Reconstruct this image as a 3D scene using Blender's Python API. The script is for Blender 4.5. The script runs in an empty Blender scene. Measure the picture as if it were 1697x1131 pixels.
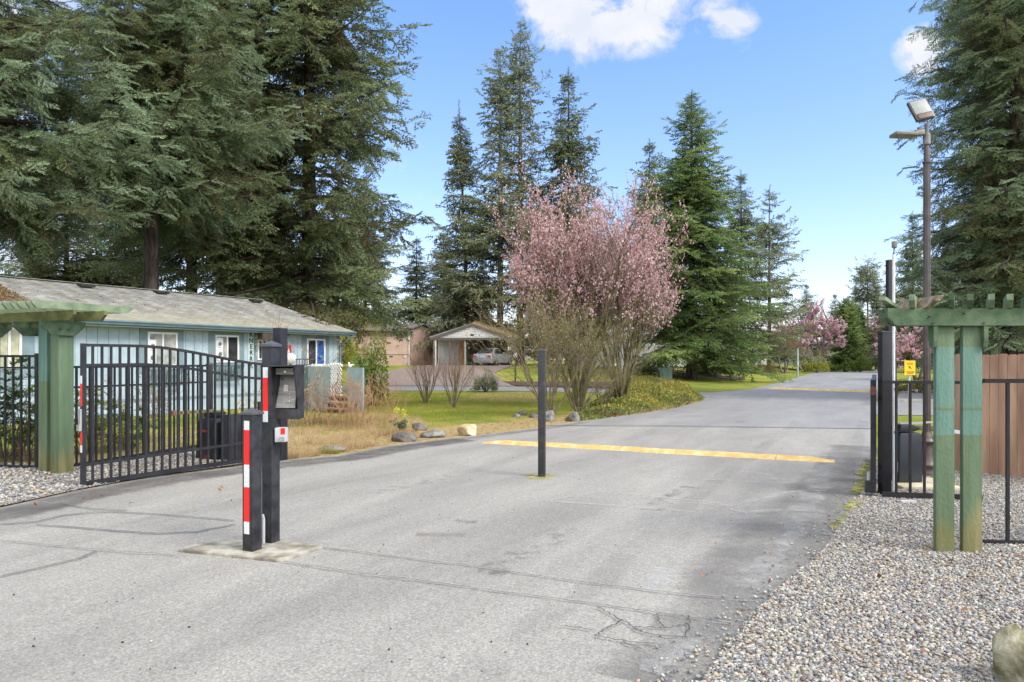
import bpy, bmesh, math, random
import numpy as np
from mathutils import Vector, Matrix
R = math.radians
scene = bpy.context.scene
COL = scene.collection
# ------------------------------------------------------------------ camera
H, F, CX, HY, W0 = 1.55, 1200.0, 848.5, 597.0, 1697.0
cam_d = bpy.data.cameras.new('camera'); cam = bpy.data.objects.new('camera', cam_d); COL.objects.link(cam)
cam.location = (0, 0, H); cam.rotation_euler = (R(90), 0, 0)
cam_d.sensor_width = 36; cam_d.lens = F / W0 * 36
cam_d.shift_y = (HY - 565.5) / W0
cam_d.clip_end = 5000; cam_d.clip_start = 0.05
scene.camera = cam
# ------------------------------------------------------------------ world, sun, exposure
SUN_EL, SUN_AZ = 44, 120      # azimuth clockwise from +Y
world = bpy.data.worlds.new('World'); scene.world = world; world.use_nodes = True
wn, wl = world.node_tree.nodes, world.node_tree.links
wn.clear()
def wnode(t, **k):
    n = wn.new(t)
    for a, b in k.items(): setattr(n, a, b)
    return n
def wmath(op, a, b=None, c=None, clamp=False):
    n = wnode('ShaderNodeMath', operation=op); n.use_clamp = clamp
    for i, v in enumerate((a, b, c)):
        if v is None: continue
        if isinstance(v, (int, float)): n.inputs[i].default_value = v
        else: wl.new(v, n.inputs[i])
    return n.outputs[0]
sky = wnode('ShaderNodeTexSky', sky_type='NISHITA')
sky.sun_disc = False; sky.sun_elevation = R(SUN_EL); sky.sun_rotation = R(SUN_AZ)
sky.air_density = 1.0; sky.dust_density = 0.6; sky.ozone_density = 1.6
tc = wnode('ShaderNodeTexCoord')
sep = wnode('ShaderNodeSeparateXYZ'); wl.new(tc.outputs['Generated'], sep.inputs[0])
ay = wmath('MAXIMUM', wmath('ABSOLUTE', sep.outputs[1]), 0.05)
ux = wmath('DIVIDE', sep.outputs[0], ay); uz = wmath('DIVIDE', sep.outputs[2], ay)
comb = wnode('ShaderNodeCombineXYZ'); wl.new(ux, comb.inputs[0]); wl.new(uz, comb.inputs[1])
nz = wnode('ShaderNodeTexNoise'); wl.new(comb.outputs[0], nz.inputs['Vector'])
nz.inputs['Scale'].default_value = 12; nz.inputs['Detail'].default_value = 8; nz.inputs['Roughness'].default_value = 0.62
nz.inputs['Distortion'].default_value = 0.25
blob = None
for (bx, by, rx, rz, wgt) in ((1000, 25, 150, 75, 1), (1195, 32, 62, 36, .9), (1535, 82, 58, 50, .95), (872, 12, 46, 40, .85),
                         (150, 200, 520, 420, .62), (560, 380, 260, 160, .36), (960, 92, 50, 40, .55), (1225, 70, 40, 30, .4)):
    cx_, cz_ = (bx - CX) / F, (HY - by) / F
    dx = wmath('DIVIDE', wmath('SUBTRACT', ux, cx_), rx / F)
    dz = wmath('DIVIDE', wmath('SUBTRACT', uz, cz_), rz / F)
    r2 = wmath('ADD', wmath('MULTIPLY', dx, dx), wmath('MULTIPLY', dz, dz))
    g = wmath('MULTIPLY', wmath('SUBTRACT', 1.0, wmath('MULTIPLY', r2, 0.55), clamp=True), wgt)
    blob = g if blob is None else wmath('MAXIMUM', blob, g)
nse = wmath('MULTIPLY', wmath('SUBTRACT', nz.outputs[0], 0.5), 2.4)
mask = wmath('MULTIPLY', wmath('SUBTRACT', wmath('ADD', blob, wmath('MULTIPLY', nse, wmath('MULTIPLY', blob, 1.7))), 0.36), 2.2, clamp=True)
mask = wmath('MULTIPLY', mask, 0.94)
# unseen broken cloud added behind and above the camera as bright neutral fill
tcm = wnode('ShaderNodeTexNoise'); wl.new(tc.outputs['Generated'], tcm.inputs['Vector']); tcm.inputs['Scale'].default_value = 2.2; tcm.inputs['Detail'].default_value = 6
back = wmath('ADD', wmath('MULTIPLY', sep.outputs[1], -3.0), wmath('MULTIPLY', wmath('SUBTRACT', sep.outputs[2], .62), 5.0))
back = wmath('ADD', back, wmath('MULTIPLY', wmath('SUBTRACT', tcm.outputs[0], .5), 3.0), clamp=True)
mask2 = wmath('MULTIPLY', back, .92)
nz2 = wnode('ShaderNodeTexNoise'); wl.new(comb.outputs[0], nz2.inputs['Vector'])
nz2.inputs['Scale'].default_value = 14; nz2.inputs['Detail'].default_value = 4
cr = wnode('ShaderNodeValToRGB'); wl.new(nz2.outputs[0], cr.inputs[0])
CLB = 3.3
cr.color_ramp.elements[0].position = .35; cr.color_ramp.elements[0].color = (.86*CLB, .90*CLB, 1.0*CLB, 1)
cr.color_ramp.elements[1].position = .6; cr.color_ramp.elements[1].color = (CLB, CLB, 1.03*CLB, 1)
tint = wnode('ShaderNodeMix', data_type='RGBA', blend_type='MULTIPLY'); tint.inputs[0].default_value = 1
wl.new(sky.outputs[0], tint.inputs[6])
tr_ = wnode('ShaderNodeValToRGB'); wl.new(sep.outputs[2], tr_.inputs[0])
tr_.color_ramp.elements[0].position = .0; tr_.color_ramp.elements[0].color = (.92, .84, .98, 1)
tr_.color_ramp.elements[1].position = .42; tr_.color_ramp.elements[1].color = (.75, .87, 1.03, 1)
wl.new(tr_.outputs[0], tint.inputs[7])
mixc = wnode('ShaderNodeMix', data_type='RGBA'); wl.new(mask, mixc.inputs[0]); wl.new(tint.outputs[2], mixc.inputs[6]); wl.new(cr.outputs[0], mixc.inputs[7])
mixd = wnode('ShaderNodeMix', data_type='RGBA'); wl.new(mask2, mixd.inputs[0]); wl.new(mixc.outputs[2], mixd.inputs[6]); mixd.inputs[7].default_value = (9.0, 8.8, 8.5, 1)
bg = wnode('ShaderNodeBackground'); bg.inputs[1].default_value = 0.15
wl.new(mixd.outputs[2], bg.inputs[0])
wo = wnode('ShaderNodeOutputWorld'); wl.new(bg.outputs[0], wo.inputs[0])
sd = bpy.data.lights.new('sun', 'SUN'); sd.energy = 2.0; sd.angle = R(20); sd.color = (1, .95, .88)
sun = bpy.data.objects.new('sun', sd); COL.objects.link(sun)
az, el = R(SUN_AZ), R(SUN_EL)
sv = Vector((math.sin(az)*math.cos(el), math.cos(az)*math.cos(el), math.sin(el)))
sun.rotation_euler = (-sv).to_track_quat('-Z', 'Y').to_euler(); sun.location = (20, -20, 40)
scene.view_settings.view_transform = 'Standard'; scene.view_settings.look = 'None'
scene.view_settings.exposure = 0.98; scene.view_settings.gamma = 1
scene.cycles.max_bounces = 6; scene.cycles.transparent_max_bounces = 12
scene.cycles.use_adaptive_sampling = True; scene.cycles.adaptive_threshold = 0.015
try: scene.cycles.use_denoising = True
except Exception: pass
# ------------------------------------------------------------------ helpers
def terr(x, y):
    l = -.8925*x + .451*y
    s1 = np.clip((y-42.5)/18., 0, 1); s1 = s1*s1*(3-2*s1)
    s2 = np.clip((l-7)/11., 0, 1); s2 = s2*s2*(3-2*s2)
    return 1.08*s1*s2
def G(px, py, z=0.0):
    Y = F*(H-z)/(py-HY); return Vector(((px-CX)/F*Y, Y, z))
def A(px, py, Y):
    return Vector(((px-CX)/F*Y, Y, H + (HY-py)/F*Y))
RD = Vector((.451, .8925, 0)); NV = Vector((.8925, -.451, 0))   # along the road, across it to the right
MATS = {}
def mat(name, c1, c2=None, scale=6, rough=.8, bump=0, bscale=60, metal=0, detail=6, c3=None, lo=.35, hi=.65, spec=None, coord='Object', stretch=None, bdist=.01):
    if name in MATS: return MATS[name]
    m = bpy.data.materials.new(name); m.use_nodes = True; nt = m.node_tree; N, L = nt.nodes, nt.links
    b = N['Principled BSDF']; b.inputs['Roughness'].default_value = rough; b.inputs['Metallic'].default_value = metal
    if spec is not None: b.inputs['Specular IOR Level'].default_value = spec
    b.inputs['Base Color'].default_value = (*c1, 1)
    tcn = N.new('ShaderNodeTexCoord'); out = tcn.outputs[coord]
    if stretch:
        mp = N.new('ShaderNodeMapping'); mp.inputs['Scale'].default_value = stretch; L.new(out, mp.inputs[0]); out = mp.outputs[0]
    if c2 is not None:
        n = N.new('ShaderNodeTexNoise'); n.inputs['Scale'].default_value = scale; n.inputs['Detail'].default_value = detail
        L.new(out, n.inputs['Vector'])
        r = N.new('ShaderNodeValToRGB'); r.color_ramp.elements[0].position = lo; r.color_ramp.elements[1].position = hi
        r.color_ramp.elements[0].color = (*c1, 1); r.color_ramp.elements[1].color = (*c2, 1)
        if c3 is not None:
            e = r.color_ramp.elements.new((lo+hi)/2); e.color = (*c3, 1)
        L.new(n.outputs[0], r.inputs[0]); L.new(r.outputs[0], b.inputs['Base Color'])
    if bump:
        n = N.new('ShaderNodeTexNoise'); n.inputs['Scale'].default_value = bscale; n.inputs['Detail'].default_value = 5
        L.new(out, n.inputs['Vector'])
        bp = N.new('ShaderNodeBump'); bp.inputs['Strength'].default_value = bump; bp.inputs['Distance'].default_value = bdist
        L.new(n.outputs[0], bp.inputs['Height']); L.new(bp.outputs[0], b.inputs['Normal'])
    MATS[name] = m; return m
def mat_tint(name, cols, rough=.7, trans=.3, spec=.3, island=False):
    """leaf and pebble material: colour picked by a per-clump number (or per loose piece)"""
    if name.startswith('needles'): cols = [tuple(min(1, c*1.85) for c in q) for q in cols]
    if name in MATS: return MATS[name]
    m = bpy.data.materials.new(name); m.use_nodes = True; N, L = m.node_tree.nodes, m.node_tree.links
    b = N['Principled BSDF']; b.inputs['Roughness'].default_value = rough; b.inputs['Specular IOR Level'].default_value = spec
    r = N.new('ShaderNodeValToRGB'); els = r.color_ramp.elements
    els[0].color = (*cols[0], 1); els[1].color = (*cols[-1], 1); els[0].position = 0; els[1].position = 1
    for i in range(1, len(cols)-1):
        e = els.new(i/(len(cols)-1)); e.color = (*cols[i], 1)
    if island:
        g = N.new('ShaderNodeNewGeometry'); L.new(g.outputs['Random Per Island'], r.inputs[0])
        r.color_ramp.interpolation = 'CONSTANT' if island == 2 else 'LINEAR'
    else:
        a = N.new('ShaderNodeAttribute'); a.attribute_name = 'tint'; L.new(a.outputs['Fac'], r.inputs[0])
    L.new(r.outputs[0], b.inputs['Base Color'])
    if trans:
        t = N.new('ShaderNodeBsdfTranslucent'); L.new(r.outputs[0], t.inputs[0])
        mx = N.new('ShaderNodeMixShader'); mx.inputs[0].default_value = trans
        L.new(b.outputs[0], mx.inputs[1]); L.new(t.outputs[0], mx.inputs[2]); L.new(mx.outputs[0], N['Material Output'].inputs[0])
    MATS[name] = m; return m
def tag(o, label=None, cat=None, group=None, kind=None):
    if label: o['label'] = label
    if cat: o['category'] = cat
    if group: o['group'] = group
    if kind: o['kind'] = kind
    return o
def empty(name, label, cat, loc=(0,0,0), rz=0, group=None):
    o = bpy.data.objects.new(name, None); COL.objects.link(o); o.empty_display_size = .1
    o.location = loc; o.rotation_euler = (0, 0, rz); return tag(o, label, cat, group)
def np_mesh(name, V, Fc, tint=None, smooth=False):
    """V (n,3); Fc (m,k) equal sized faces"""
    me = bpy.data.meshes.new(name); V = np.ascontiguousarray(V, np.float32); Fc = np.ascontiguousarray(Fc, np.int32)
    m, k = Fc.shape
    me.vertices.add(len(V)); me.vertices.foreach_set('co', V.ravel())
    me.loops.add(m*k); me.loops.foreach_set('vertex_index', Fc.ravel())
    me.polygons.add(m); me.polygons.foreach_set('loop_start', np.arange(0, m*k, k, dtype=np.int32))
    me.polygons.foreach_set('loop_total', np.full(m, k, np.int32))
    if smooth: me.polygons.foreach_set('use_smooth', np.ones(m, bool))
    me.update(calc_edges=True)
    if tint is not None:
        a = me.attributes.new('tint', 'FLOAT', 'POINT'); a.data.foreach_set('value', np.ascontiguousarray(tint, np.float32))
    return me
def add_obj(name, me, m, parent=None, loc=None):
    o = bpy.data.objects.new(name, me); COL.objects.link(o)
    if m is not None and not me.materials: me.materials.append(m)
    if parent is not None: o.parent = parent
    if loc is not None: o.location = loc
    return o
def pmat(p):
    return Matrix.Translation(p.location) @ Matrix.Rotation(p.rotation_euler[2], 4, 'Z')
class MB:
    def __init__(s): s.v = []; s.f = []
    def add(s, vs, fs):
        b = len(s.v); s.v += [Vector(v) for v in vs]; s.f += [[b+i for i in f] for f in fs]; return s
    def box(s, c, d, rz=0, M=None):
        x, y, z = d[0]/2, d[1]/2, d[2]/2
        vs = [Vector((i*x, j*y, k*z)) for k in (-1,1) for j in (-1,1) for i in (-1,1)]
        m = Matrix.Rotation(rz, 3, 'Z') if M is None else M
        return s.add([m @ v + Vector(c) for v in vs], [(0,2,3,1),(4,5,7,6),(0,1,5,4),(2,6,7,3),(0,4,6,2),(1,3,7,5)])
    def bar(s, a, b, w, h, up=(0,0,1)):
        a, b = Vector(a), Vector(b); d = b-a; L = d.length; x = d/L; y = Vector(up).cross(x)
        if y.length < 1e-4: y = Vector((1,0,0)).cross(x)
        y.normalize(); z = x.cross(y)
        return s.box((a+b)/2, (L, w, h), M=Matrix((x, y, z)).transposed())
    def prism(s, pts, vec):
        """planar outline (3-D points) pushed along vec"""
        n = len(pts); vec = Vector(vec); P = [Vector(p) for p in pts]
        return s.add(P + [p+vec for p in P], [list(range(n))[::-1], [n+i for i in range(n)]] + [(i, (i+1) % n, n+(i+1) % n, n+i) for i in range(n)])
    def lathe(s, prof, c=(0,0,0), n=16, flute=0):
        vs, fs = [], []
        for r, z in prof:
            for i in range(n):
                rr = r*(1 - (flute if (i % 2) else 0)); a = 2*math.pi*i/n
                vs.append((c[0]+rr*math.cos(a), c[1]+rr*math.sin(a), c[2]+z))
        for j in range(len(prof)-1):
            for i in range(n):
                k = (i+1) % n; fs.append((j*n+i, j*n+k, (j+1)*n+k, (j+1)*n+i))
        fs.append(list(range(n))[::-1]); fs.append([(len(prof)-1)*n+i for i in range(n)])
        return s.add(vs, fs)
    def tube(s, pts, r, n=8):
        pts = [Vector(p) for p in pts]; vs, fs = [], []
        rr = r if isinstance(r, (list, tuple)) else [r]*len(pts)
        ref = Vector((0,0,1))
        for i, p in enumerate(pts):
            d = (pts[min(i+1, len(pts)-1)] - pts[max(i-1, 0)]).normalized()
            x = d.cross(ref)
            if x.length < .1: x = d.cross(Vector((1,0,0)))
            x.normalize(); y = d.cross(x)
            for k in range(n):
                a = 2*math.pi*k/n; vs.append(p + (x*math.cos(a) + y*math.sin(a))*rr[i])
        for j in range(len(pts)-1):
            for i in range(n):
                k = (i+1) % n; fs.append((j*n+i, j*n+k, (j+1)*n+k, (j+1)*n+i))
        fs.append(list(range(n))[::-1]); fs.append([(len(pts)-1)*n+i for i in range(n)])
        return s.add(vs, fs)
    def build(s, name, m, parent=None, world=False, bevel=0, smooth=False):
        vs = s.v
        if world and parent is not None:
            inv = pmat(parent).inverted(); vs = [inv @ v for v in vs]
        me = bpy.data.meshes.new(name); me.from_pydata([tuple(v) for v in vs], [], s.f)
        bm = bmesh.new(); bm.from_mesh(me)
        if bevel:
            bmesh.ops.bevel(bm, geom=[e for e in bm.edges if e.is_manifold and e.calc_face_angle(0) > .5], offset=bevel, segments=2, affect='EDGES', profile=.6)
        bmesh.ops.recalc_face_normals(bm, faces=bm.faces); bm.to_mesh(me); bm.free()
        if smooth:
            for p in me.polygons: p.use_smooth = True
            if smooth != 2:
                try: me.set_sharp_from_angle(angle=R(40))
                except Exception: pass
        me.materials.append(m)
        o = bpy.data.objects.new(name, me); COL.objects.link(o)
        if parent is not None: o.parent = parent
        return o
def children(o): return [c for c in bpy.data.objects if c.parent == o]
def copy_tree(o, parent=None):
    c = o.copy(); COL.objects.link(c)
    if parent is not None: c.parent = parent
    for ch in children(o): copy_tree(ch, c)
    return c
def in_poly(x, y, poly):
    x = np.asarray(x); y = np.asarray(y); ins = np.zeros(x.shape, bool); n = len(poly)
    for i in range(n):
        x1, y1 = poly[i][0], poly[i][1]; x2, y2 = poly[(i+1) % n][0], poly[(i+1) % n][1]
        if y1 == y2: continue
        c = ((y1 > y) != (y2 > y)) & (x < (x2-x1)*(y-y1)/(y2-y1)+x1); ins ^= c
    return ins
def dist_line(x, y, pl):
    d = np.full(np.shape(x), 1e9)
    for (a, b) in zip(pl[:-1], pl[1:]):
        ax, ay, bx, by = a[0], a[1], b[0], b[1]; L2 = (bx-ax)**2+(by-ay)**2
        t = np.clip(((x-ax)*(bx-ax)+(y-ay)*(by-ay))/L2, 0, 1)
        d = np.minimum(d, np.hypot(x-ax-t*(bx-ax), y-ay-t*(by-ay)))
    return d
def sheet(name, pts, z, m, cell=None, zf=None, kind='structure', label=None, skirt=0):
    """flat or draped ground sheet from an outline in plan"""
    bm = bmesh.new(); f = bm.faces.new([bm.verts.new((p[0], p[1], 0)) for p in pts])
    if cell:
        xs = [p[0] for p in pts]; ys = [p[1] for p in pts]
        for ax, lo, hi in ((0, min(xs), max(xs)), (1, min(ys), max(ys))):
            v = math.floor(lo/cell)*cell
            while v < hi:
                co = (v, 0, 0) if ax == 0 else (0, v, 0); no = (1,0,0) if ax == 0 else (0,1,0)
                bmesh.ops.bisect_plane(bm, geom=bm.verts[:]+bm.edges[:]+bm.faces[:], plane_co=co, plane_no=no); v += cell
    for v in bm.verts: v.co.z = z + (float(zf(v.co.x, v.co.y)) if zf else 0)
    bmesh.ops.triangulate(bm, faces=bm.faces[:]); bmesh.ops.recalc_face_normals(bm, faces=bm.faces)
    for f in bm.faces:
        if f.normal.z < 0: f.normal_flip()
    me = bpy.data.meshes.new(name); bm.to_mesh(me); bm.free(); me.materials.append(m)
    o = bpy.data.objects.new(name, me); COL.objects.link(o); o['kind'] = kind
    return o
def instance(tV, tF, pos, mats, scale, tint=None):
    """tV (k,3), tF (f,3), pos (n,3), mats (n,3,3) columns = axes, scale (n,) -> V, F, tint"""
    n, k = len(pos), len(tV)
    V = np.einsum('nij,kj->nki', mats, tV) * scale[:, None, None] + pos[:, None, :]
    Fc = tF[None] + (np.arange(n)*k)[:, None, None]
    t = None if tint is None else np.repeat(tint, k)
    return V.reshape(-1, 3), Fc.reshape(-1, tF.shape[1]), t
def frames(d, up=None, roll=None):
    """orthonormal frames with x along d"""
    d = d/np.linalg.norm(d, axis=1, keepdims=True)
    u = np.tile([0, 0, 1.], (len(d), 1)) if up is None else up
    y = np.cross(u, d); ln = np.linalg.norm(y, axis=1, keepdims=True)
    y = np.where(ln < .05, np.array([[1., 0, 0]]), y/np.maximum(ln, 1e-6))
    z = np.cross(d, y)
    if roll is not None:
        c, s = np.cos(roll)[:, None], np.sin(roll)[:, None]; y, z = y*c+z*s, z*c-y*s
    return np.stack([d, y, z], axis=2)
def rand_rot(n, rng):
    d = rng.normal(size=(n, 3)); return frames(d, roll=rng.uniform(0, 6.28, n))
# ------------------------------------------------------------------ ground and roads
rng = np.random.default_rng(7); random.seed(7)
EDGE_L = [G(x, y) for x, y in ((-900, 960), (-300, 885), (0, 843), (60, 830), (125, 815), (250, 792), (400, 773), (480, 763), (565, 755), (649, 739), (748, 727), (820, 719), (892, 710), (960, 700), (1048, 688), (1110, 679), (1158, 668), (1169, 662))]
ROAD_FAR_L = [G(x, y) for x, y in ((1168, 651.5), (1200, 649.5), (1247, 645), (1290, 635), (1330, 623.5), (1360, 614.5), (1376, 609.5), (1384, 606.5))]
EDGE_R = [G(x, y) for x, y in ((1130, 1180), (1165, 1131), (1216, 1056), (1283, 985), (1367, 912), (1400, 860), (1436, 808), (1446, 768))]
er_end = EDGE_R[-1]
XR1 = [er_end + RD*d for d in (6.5, 14)]
# distance field used for the worn, mossy verge
def verge(x, y):
    return dist_line(x, y, [(p.x, p.y) for p in EDGE_L])
fine_x = np.arange(-30, 32, .35); fine_y = np.arange(1, 64, .35)
ex = np.concatenate([[-1500, -900, -500, -300, -180, -110, -75, -52, -40, -34], fine_x, np.arange(32.5, 60, 2), [65, 80, 110, 160, 260, 500, 900, 1500]])
ey = np.concatenate([[-600, -200, -80, -30, -10, -4, -1], fine_y, np.arange(65, 100, 2), [105, 120, 150, 200, 300, 500, 900, 1600, 3000]])
gx, gy = np.meshgrid(ex, ey); nx, ny = len(ex), len(ey)
gz = terr(gx, gy)
ii = (np.arange(ny-1)[:, None]*nx + np.arange(nx-1)[None]).ravel()
gm = np_mesh('ground', np.stack([gx.ravel(), gy.ravel(), gz.ravel()], 1), np.stack([ii, ii+1, ii+nx+1, ii+nx], 1), smooth=True)
d = verge(gx, gy); 
dryw = np.interp(gy, [9, 14, 17, 22, 30], [6.5, 5.0, 3.4, 1.6, 1.0])
dry = np.clip(1.25 - d/np.maximum(dryw, .5), 0, 1)
weed = in_poly(gx, gy, [(G(x, y).x, G(x, y).y) for x, y in ((120, 800), (300, 705), (480, 690), (560, 676), (690, 690), (720, 735), (480, 765))])
dry = np.maximum(dry, np.where(weed, .75, 0))
leafy = in_poly(gx, gy, [(G(x, y).x, G(x, y).y) for x, y in ((755, 664), (790, 652), (900, 650), (900, 667))])
dry = np.maximum(dry, np.where(leafy, .95, 0)); dry = np.where(gy > 75, .25, dry)
at = gm.attributes.new('dry', 'FLOAT', 'POINT'); at.data.foreach_set('value', dry.ravel().astype(np.float32))
def ground_mat():
    m = bpy.data.materials.new('lawn_ground'); m.use_nodes = True; N, L = m.node_tree.nodes, m.node_tree.links; b = N['Principled BSDF']; b.inputs['Roughness'].default_value = .95; b.inputs['Specular IOR Level'].default_value = .1
    g = N.new('ShaderNodeNewGeometry')
    def noise(s, det=6, ro=.6):
        n = N.new('ShaderNodeTexNoise'); n.inputs['Scale'].default_value = s; n.inputs['Detail'].default_value = det; n.inputs['Roughness'].default_value = ro; L.new(g.outputs['Position'], n.inputs['Vector']); return n.outputs[0]
    def ramp(v, els):
        r = N.new('ShaderNodeValToRGB'); r.color_ramp.elements[0].position = els[0][0]; r.color_ramp.elements[0].color = (*els[0][1], 1)
        r.color_ramp.elements[1].position = els[-1][0]; r.color_ramp.elements[1].color = (*els[-1][1], 1)
        for p, c in els[1:-1]: e = r.color_ramp.elements.new(p); e.color = (*c, 1)
        L.new(v, r.inputs[0]); return r.outputs[0]
    green = ramp(noise(.55, 8, .65), [(.36, (.125, .17, .03)), (.5, (.205, .23, .04)), (.64, (.33, .29, .06))])
    greenf = ramp(noise(22, 5, .7), [(.3, (.45, .45, .45)), (.7, (1.35, 1.35, 1.35))])
    mg = N.new('ShaderNodeMix'); mg.data_type = 'RGBA'; mg.blend_type = 'MULTIPLY'; mg.inputs[0].default_value = 1; L.new(green, mg.inputs[6]); L.new(greenf, mg.inputs[7])
    dr = ramp(noise(7, 8, .75), [(.3, (.09, .055, .03)), (.43, (.24, .16, .085)), (.53, (.40, .30, .16)), (.66, (.30, .26, .06)), (.78, (.52, .43, .28))])
    a = N.new('ShaderNodeAttribute'); a.attribute_name = 'dry'
    nn = noise(1.3, 9, .75)
    s = N.new('ShaderNodeMath'); s.operation = 'ADD'; L.new(a.outputs['Fac'], s.inputs[0])
    s2 = N.new('ShaderNodeMath'); s2.operation = 'MULTIPLY_ADD'; L.new(nn, s2.inputs[0]); s2.inputs[1].default_value = 2.6; s2.inputs[2].default_value = -1.75; L.new(s2.outputs[0], s.inputs[1])
    s3 = N.new('ShaderNodeMath'); s3.operation = 'MULTIPLY'; s3.use_clamp = True; L.new(s.outputs[0], s3.inputs[0]); s3.inputs[1].default_value = 3
    s4 = N.new('ShaderNodeMath'); s4.operation = 'MULTIPLY'; L.new(s3.outputs[0], s4.inputs[0]); s4.inputs[1].default_value = .93
    mx = N.new('ShaderNodeMix'); mx.data_type = 'RGBA'; L.new(s4.outputs[0], mx.inputs[0]); L.new(mg.outputs[2], mx.inputs[6]); L.new(dr, mx.inputs[7]); L.new(mx.outputs[2], b.inputs['Base Color'])
    bp = N.new('ShaderNodeBump'); bp.inputs['Strength'].default_value = .8; bp.inputs['Distance'].default_value = .04; L.new(noise(30, 6, .8), bp.inputs['Height']); L.new(bp.outputs[0], b.inputs['Normal'])
    return m
o = add_obj('ground', gm, ground_mat()); o['kind'] = 'structure'

def asphalt(name, lo, mid, hi, stain=.8, wet=0.0, aggregate=True):
    m = bpy.data.materials.new(name); m.use_nodes = True; N, L = m.node_tree.nodes, m.node_tree.links; b = N['Principled BSDF']
    g = N.new('ShaderNodeNewGeometry'); P = g.outputs['Position']
    def noise(s, det=4, ro=.6, v=None, dist=0):
        n = N.new('ShaderNodeTexNoise'); n.inputs['Scale'].default_value = s; n.inputs['Detail'].default_value = det; n.inputs['Roughness'].default_value = ro; n.inputs['Distortion'].default_value = dist; L.new(v or P, n.inputs['Vector']); return n.outputs[0]
    r = N.new('ShaderNodeValToRGB'); e = r.color_ramp.elements
    e[0].position = .30; e[0].color = (*lo, 1); e[1].position = .74; e[1].color = (*hi, 1); k = e.new(.5); k.color = (*mid, 1)
    L.new(noise(85, 3, .7), r.inputs[0])
    vo = N.new('ShaderNodeTexVoronoi'); vo.inputs['Scale'].default_value = 80; L.new(P, vo.inputs['Vector'])
    vr = N.new('ShaderNodeValToRGB'); vr.color_ramp.elements[0].color = (.64, .64, .64, 1); vr.color_ramp.elements[1].color = (1.40, 1.37, 1.30, 1); L.new(vo.outputs['Color'], vr.inputs[0])
    m0 = N.new('ShaderNodeMix'); m0.data_type = 'RGBA'; m0.blend_type = 'MULTIPLY'; m0.inputs[0].default_value = .72; L.new(r.outputs[0], m0.inputs[6]); L.new(vr.outputs[0], m0.inputs[7])
    # large patches and tyre-direction streaks along the road
    mp = N.new('ShaderNodeMapping'); mp.vector_type = 'TEXTURE'; mp.inputs['Rotation'].default_value = (0, 0, -R(26.8)); mp.inputs['Scale'].default_value = (1, 5, 1); L.new(P, mp.inputs[0])
    st = N.new('ShaderNodeValToRGB'); st.color_ramp.elements[0].position = .32; st.color_ramp.elements[0].color = (stain, stain*.99, stain*.98, 1); st.color_ramp.elements[1].position = .68; st.color_ramp.elements[1].color = (1.10, 1.09, 1.06, 1)
    L.new(noise(.9, 7, .62, mp.outputs[0], .3), st.inputs[0])
    m1 = N.new('ShaderNodeMix'); m1.data_type = 'RGBA'; m1.blend_type = 'MULTIPLY'; m1.inputs[0].default_value = 1; L.new(m0.outputs[2], m1.inputs[6]); L.new(st.outputs[0], m1.inputs[7])
    s2 = N.new('ShaderNodeValToRGB'); s2.color_ramp.elements[0].position = .28; s2.color_ramp.elements[0].color = (.66, .63, .61, 1); s2.color_ramp.elements[1].position = .42; s2.color_ramp.elements[1].color = (1, 1, 1, 1)
    L.new(noise(.33, 8, .7, None, .6), s2.inputs[0])
    m2 = N.new('ShaderNodeMix'); m2.data_type = 'RGBA'; m2.blend_type = 'MULTIPLY'; m2.inputs[0].default_value = .8; L.new(m1.outputs[2], m2.inputs[6]); L.new(s2.outputs[0], m2.inputs[7])
    L.new(m2.outputs[2], b.inputs['Base Color'])
    rr = N.new('ShaderNodeMapRange'); rr.inputs[3].default_value = .62-wet; rr.inputs[4].default_value = .9-wet*.5; L.new(noise(1.2, 5), rr.inputs[0]); L.new(rr.outputs[0], b.inputs['Roughness'])
    bp = N.new('ShaderNodeBump'); bp.inputs['Strength'].default_value = .3; bp.inputs['Distance'].default_value = .004; L.new(vo.outputs['Distance'], bp.inputs['Height']); L.new(bp.outputs[0], b.inputs['Normal'])
    MATS[name] = m; return m
AS = asphalt('asphalt_worn', (.18, .176, .166), (.262, .257, .244), (.37, .363, .343), .70)
AS2 = asphalt('asphalt_smooth', (.17, .17, .172), (.225, .225, .229), (.29, .29, .292), .80, .14)
ASD = asphalt('asphalt_dark', (.055, .052, .05), (.105, .10, .096), (.20, .19, .18), .7, .05)
f1 = G(1384, 606.5)
seamL, seamR = G(900, 707), G(1446, 713)
road_pts = [G(-900, 1900), *EDGE_L, *ROAD_FAR_L]
r_far = [f1 + NV*9 + RD*20]
# right-hand road edge: runs on past the gate, with the side road to the right
RS_near, RS_far = er_end + RD*10.5, er_end + RD*18
right_pts = [r_far[0], RS_far + RD*40 + NV*.8, RS_far, RS_far + Vector((40, -2, 0)), RS_near + Vector((40, -3, 0)), RS_near]
road_pts = [Vector((-14, -3, 0))] + EDGE_L[2:] + ROAD_FAR_L + right_pts + EDGE_R[::-1] + [Vector((.6, -3, 0))]
sheet('road', road_pts, .008, AS, cell=8)
# smoother resurfaced length beyond the bump
def clip_far(pl, y0): return [p for p in pl if p.y > y0]
far_pts = [G(905, 706.5)] + [p for p in EDGE_L if p.x > G(905, 707).x and p.y > G(905,707).y] + ROAD_FAR_L + right_pts + [er_end, G(1446, 712), G(1180, 709)]
sheet('road_resurfaced', far_pts, .013, AS2, cell=8)
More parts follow.
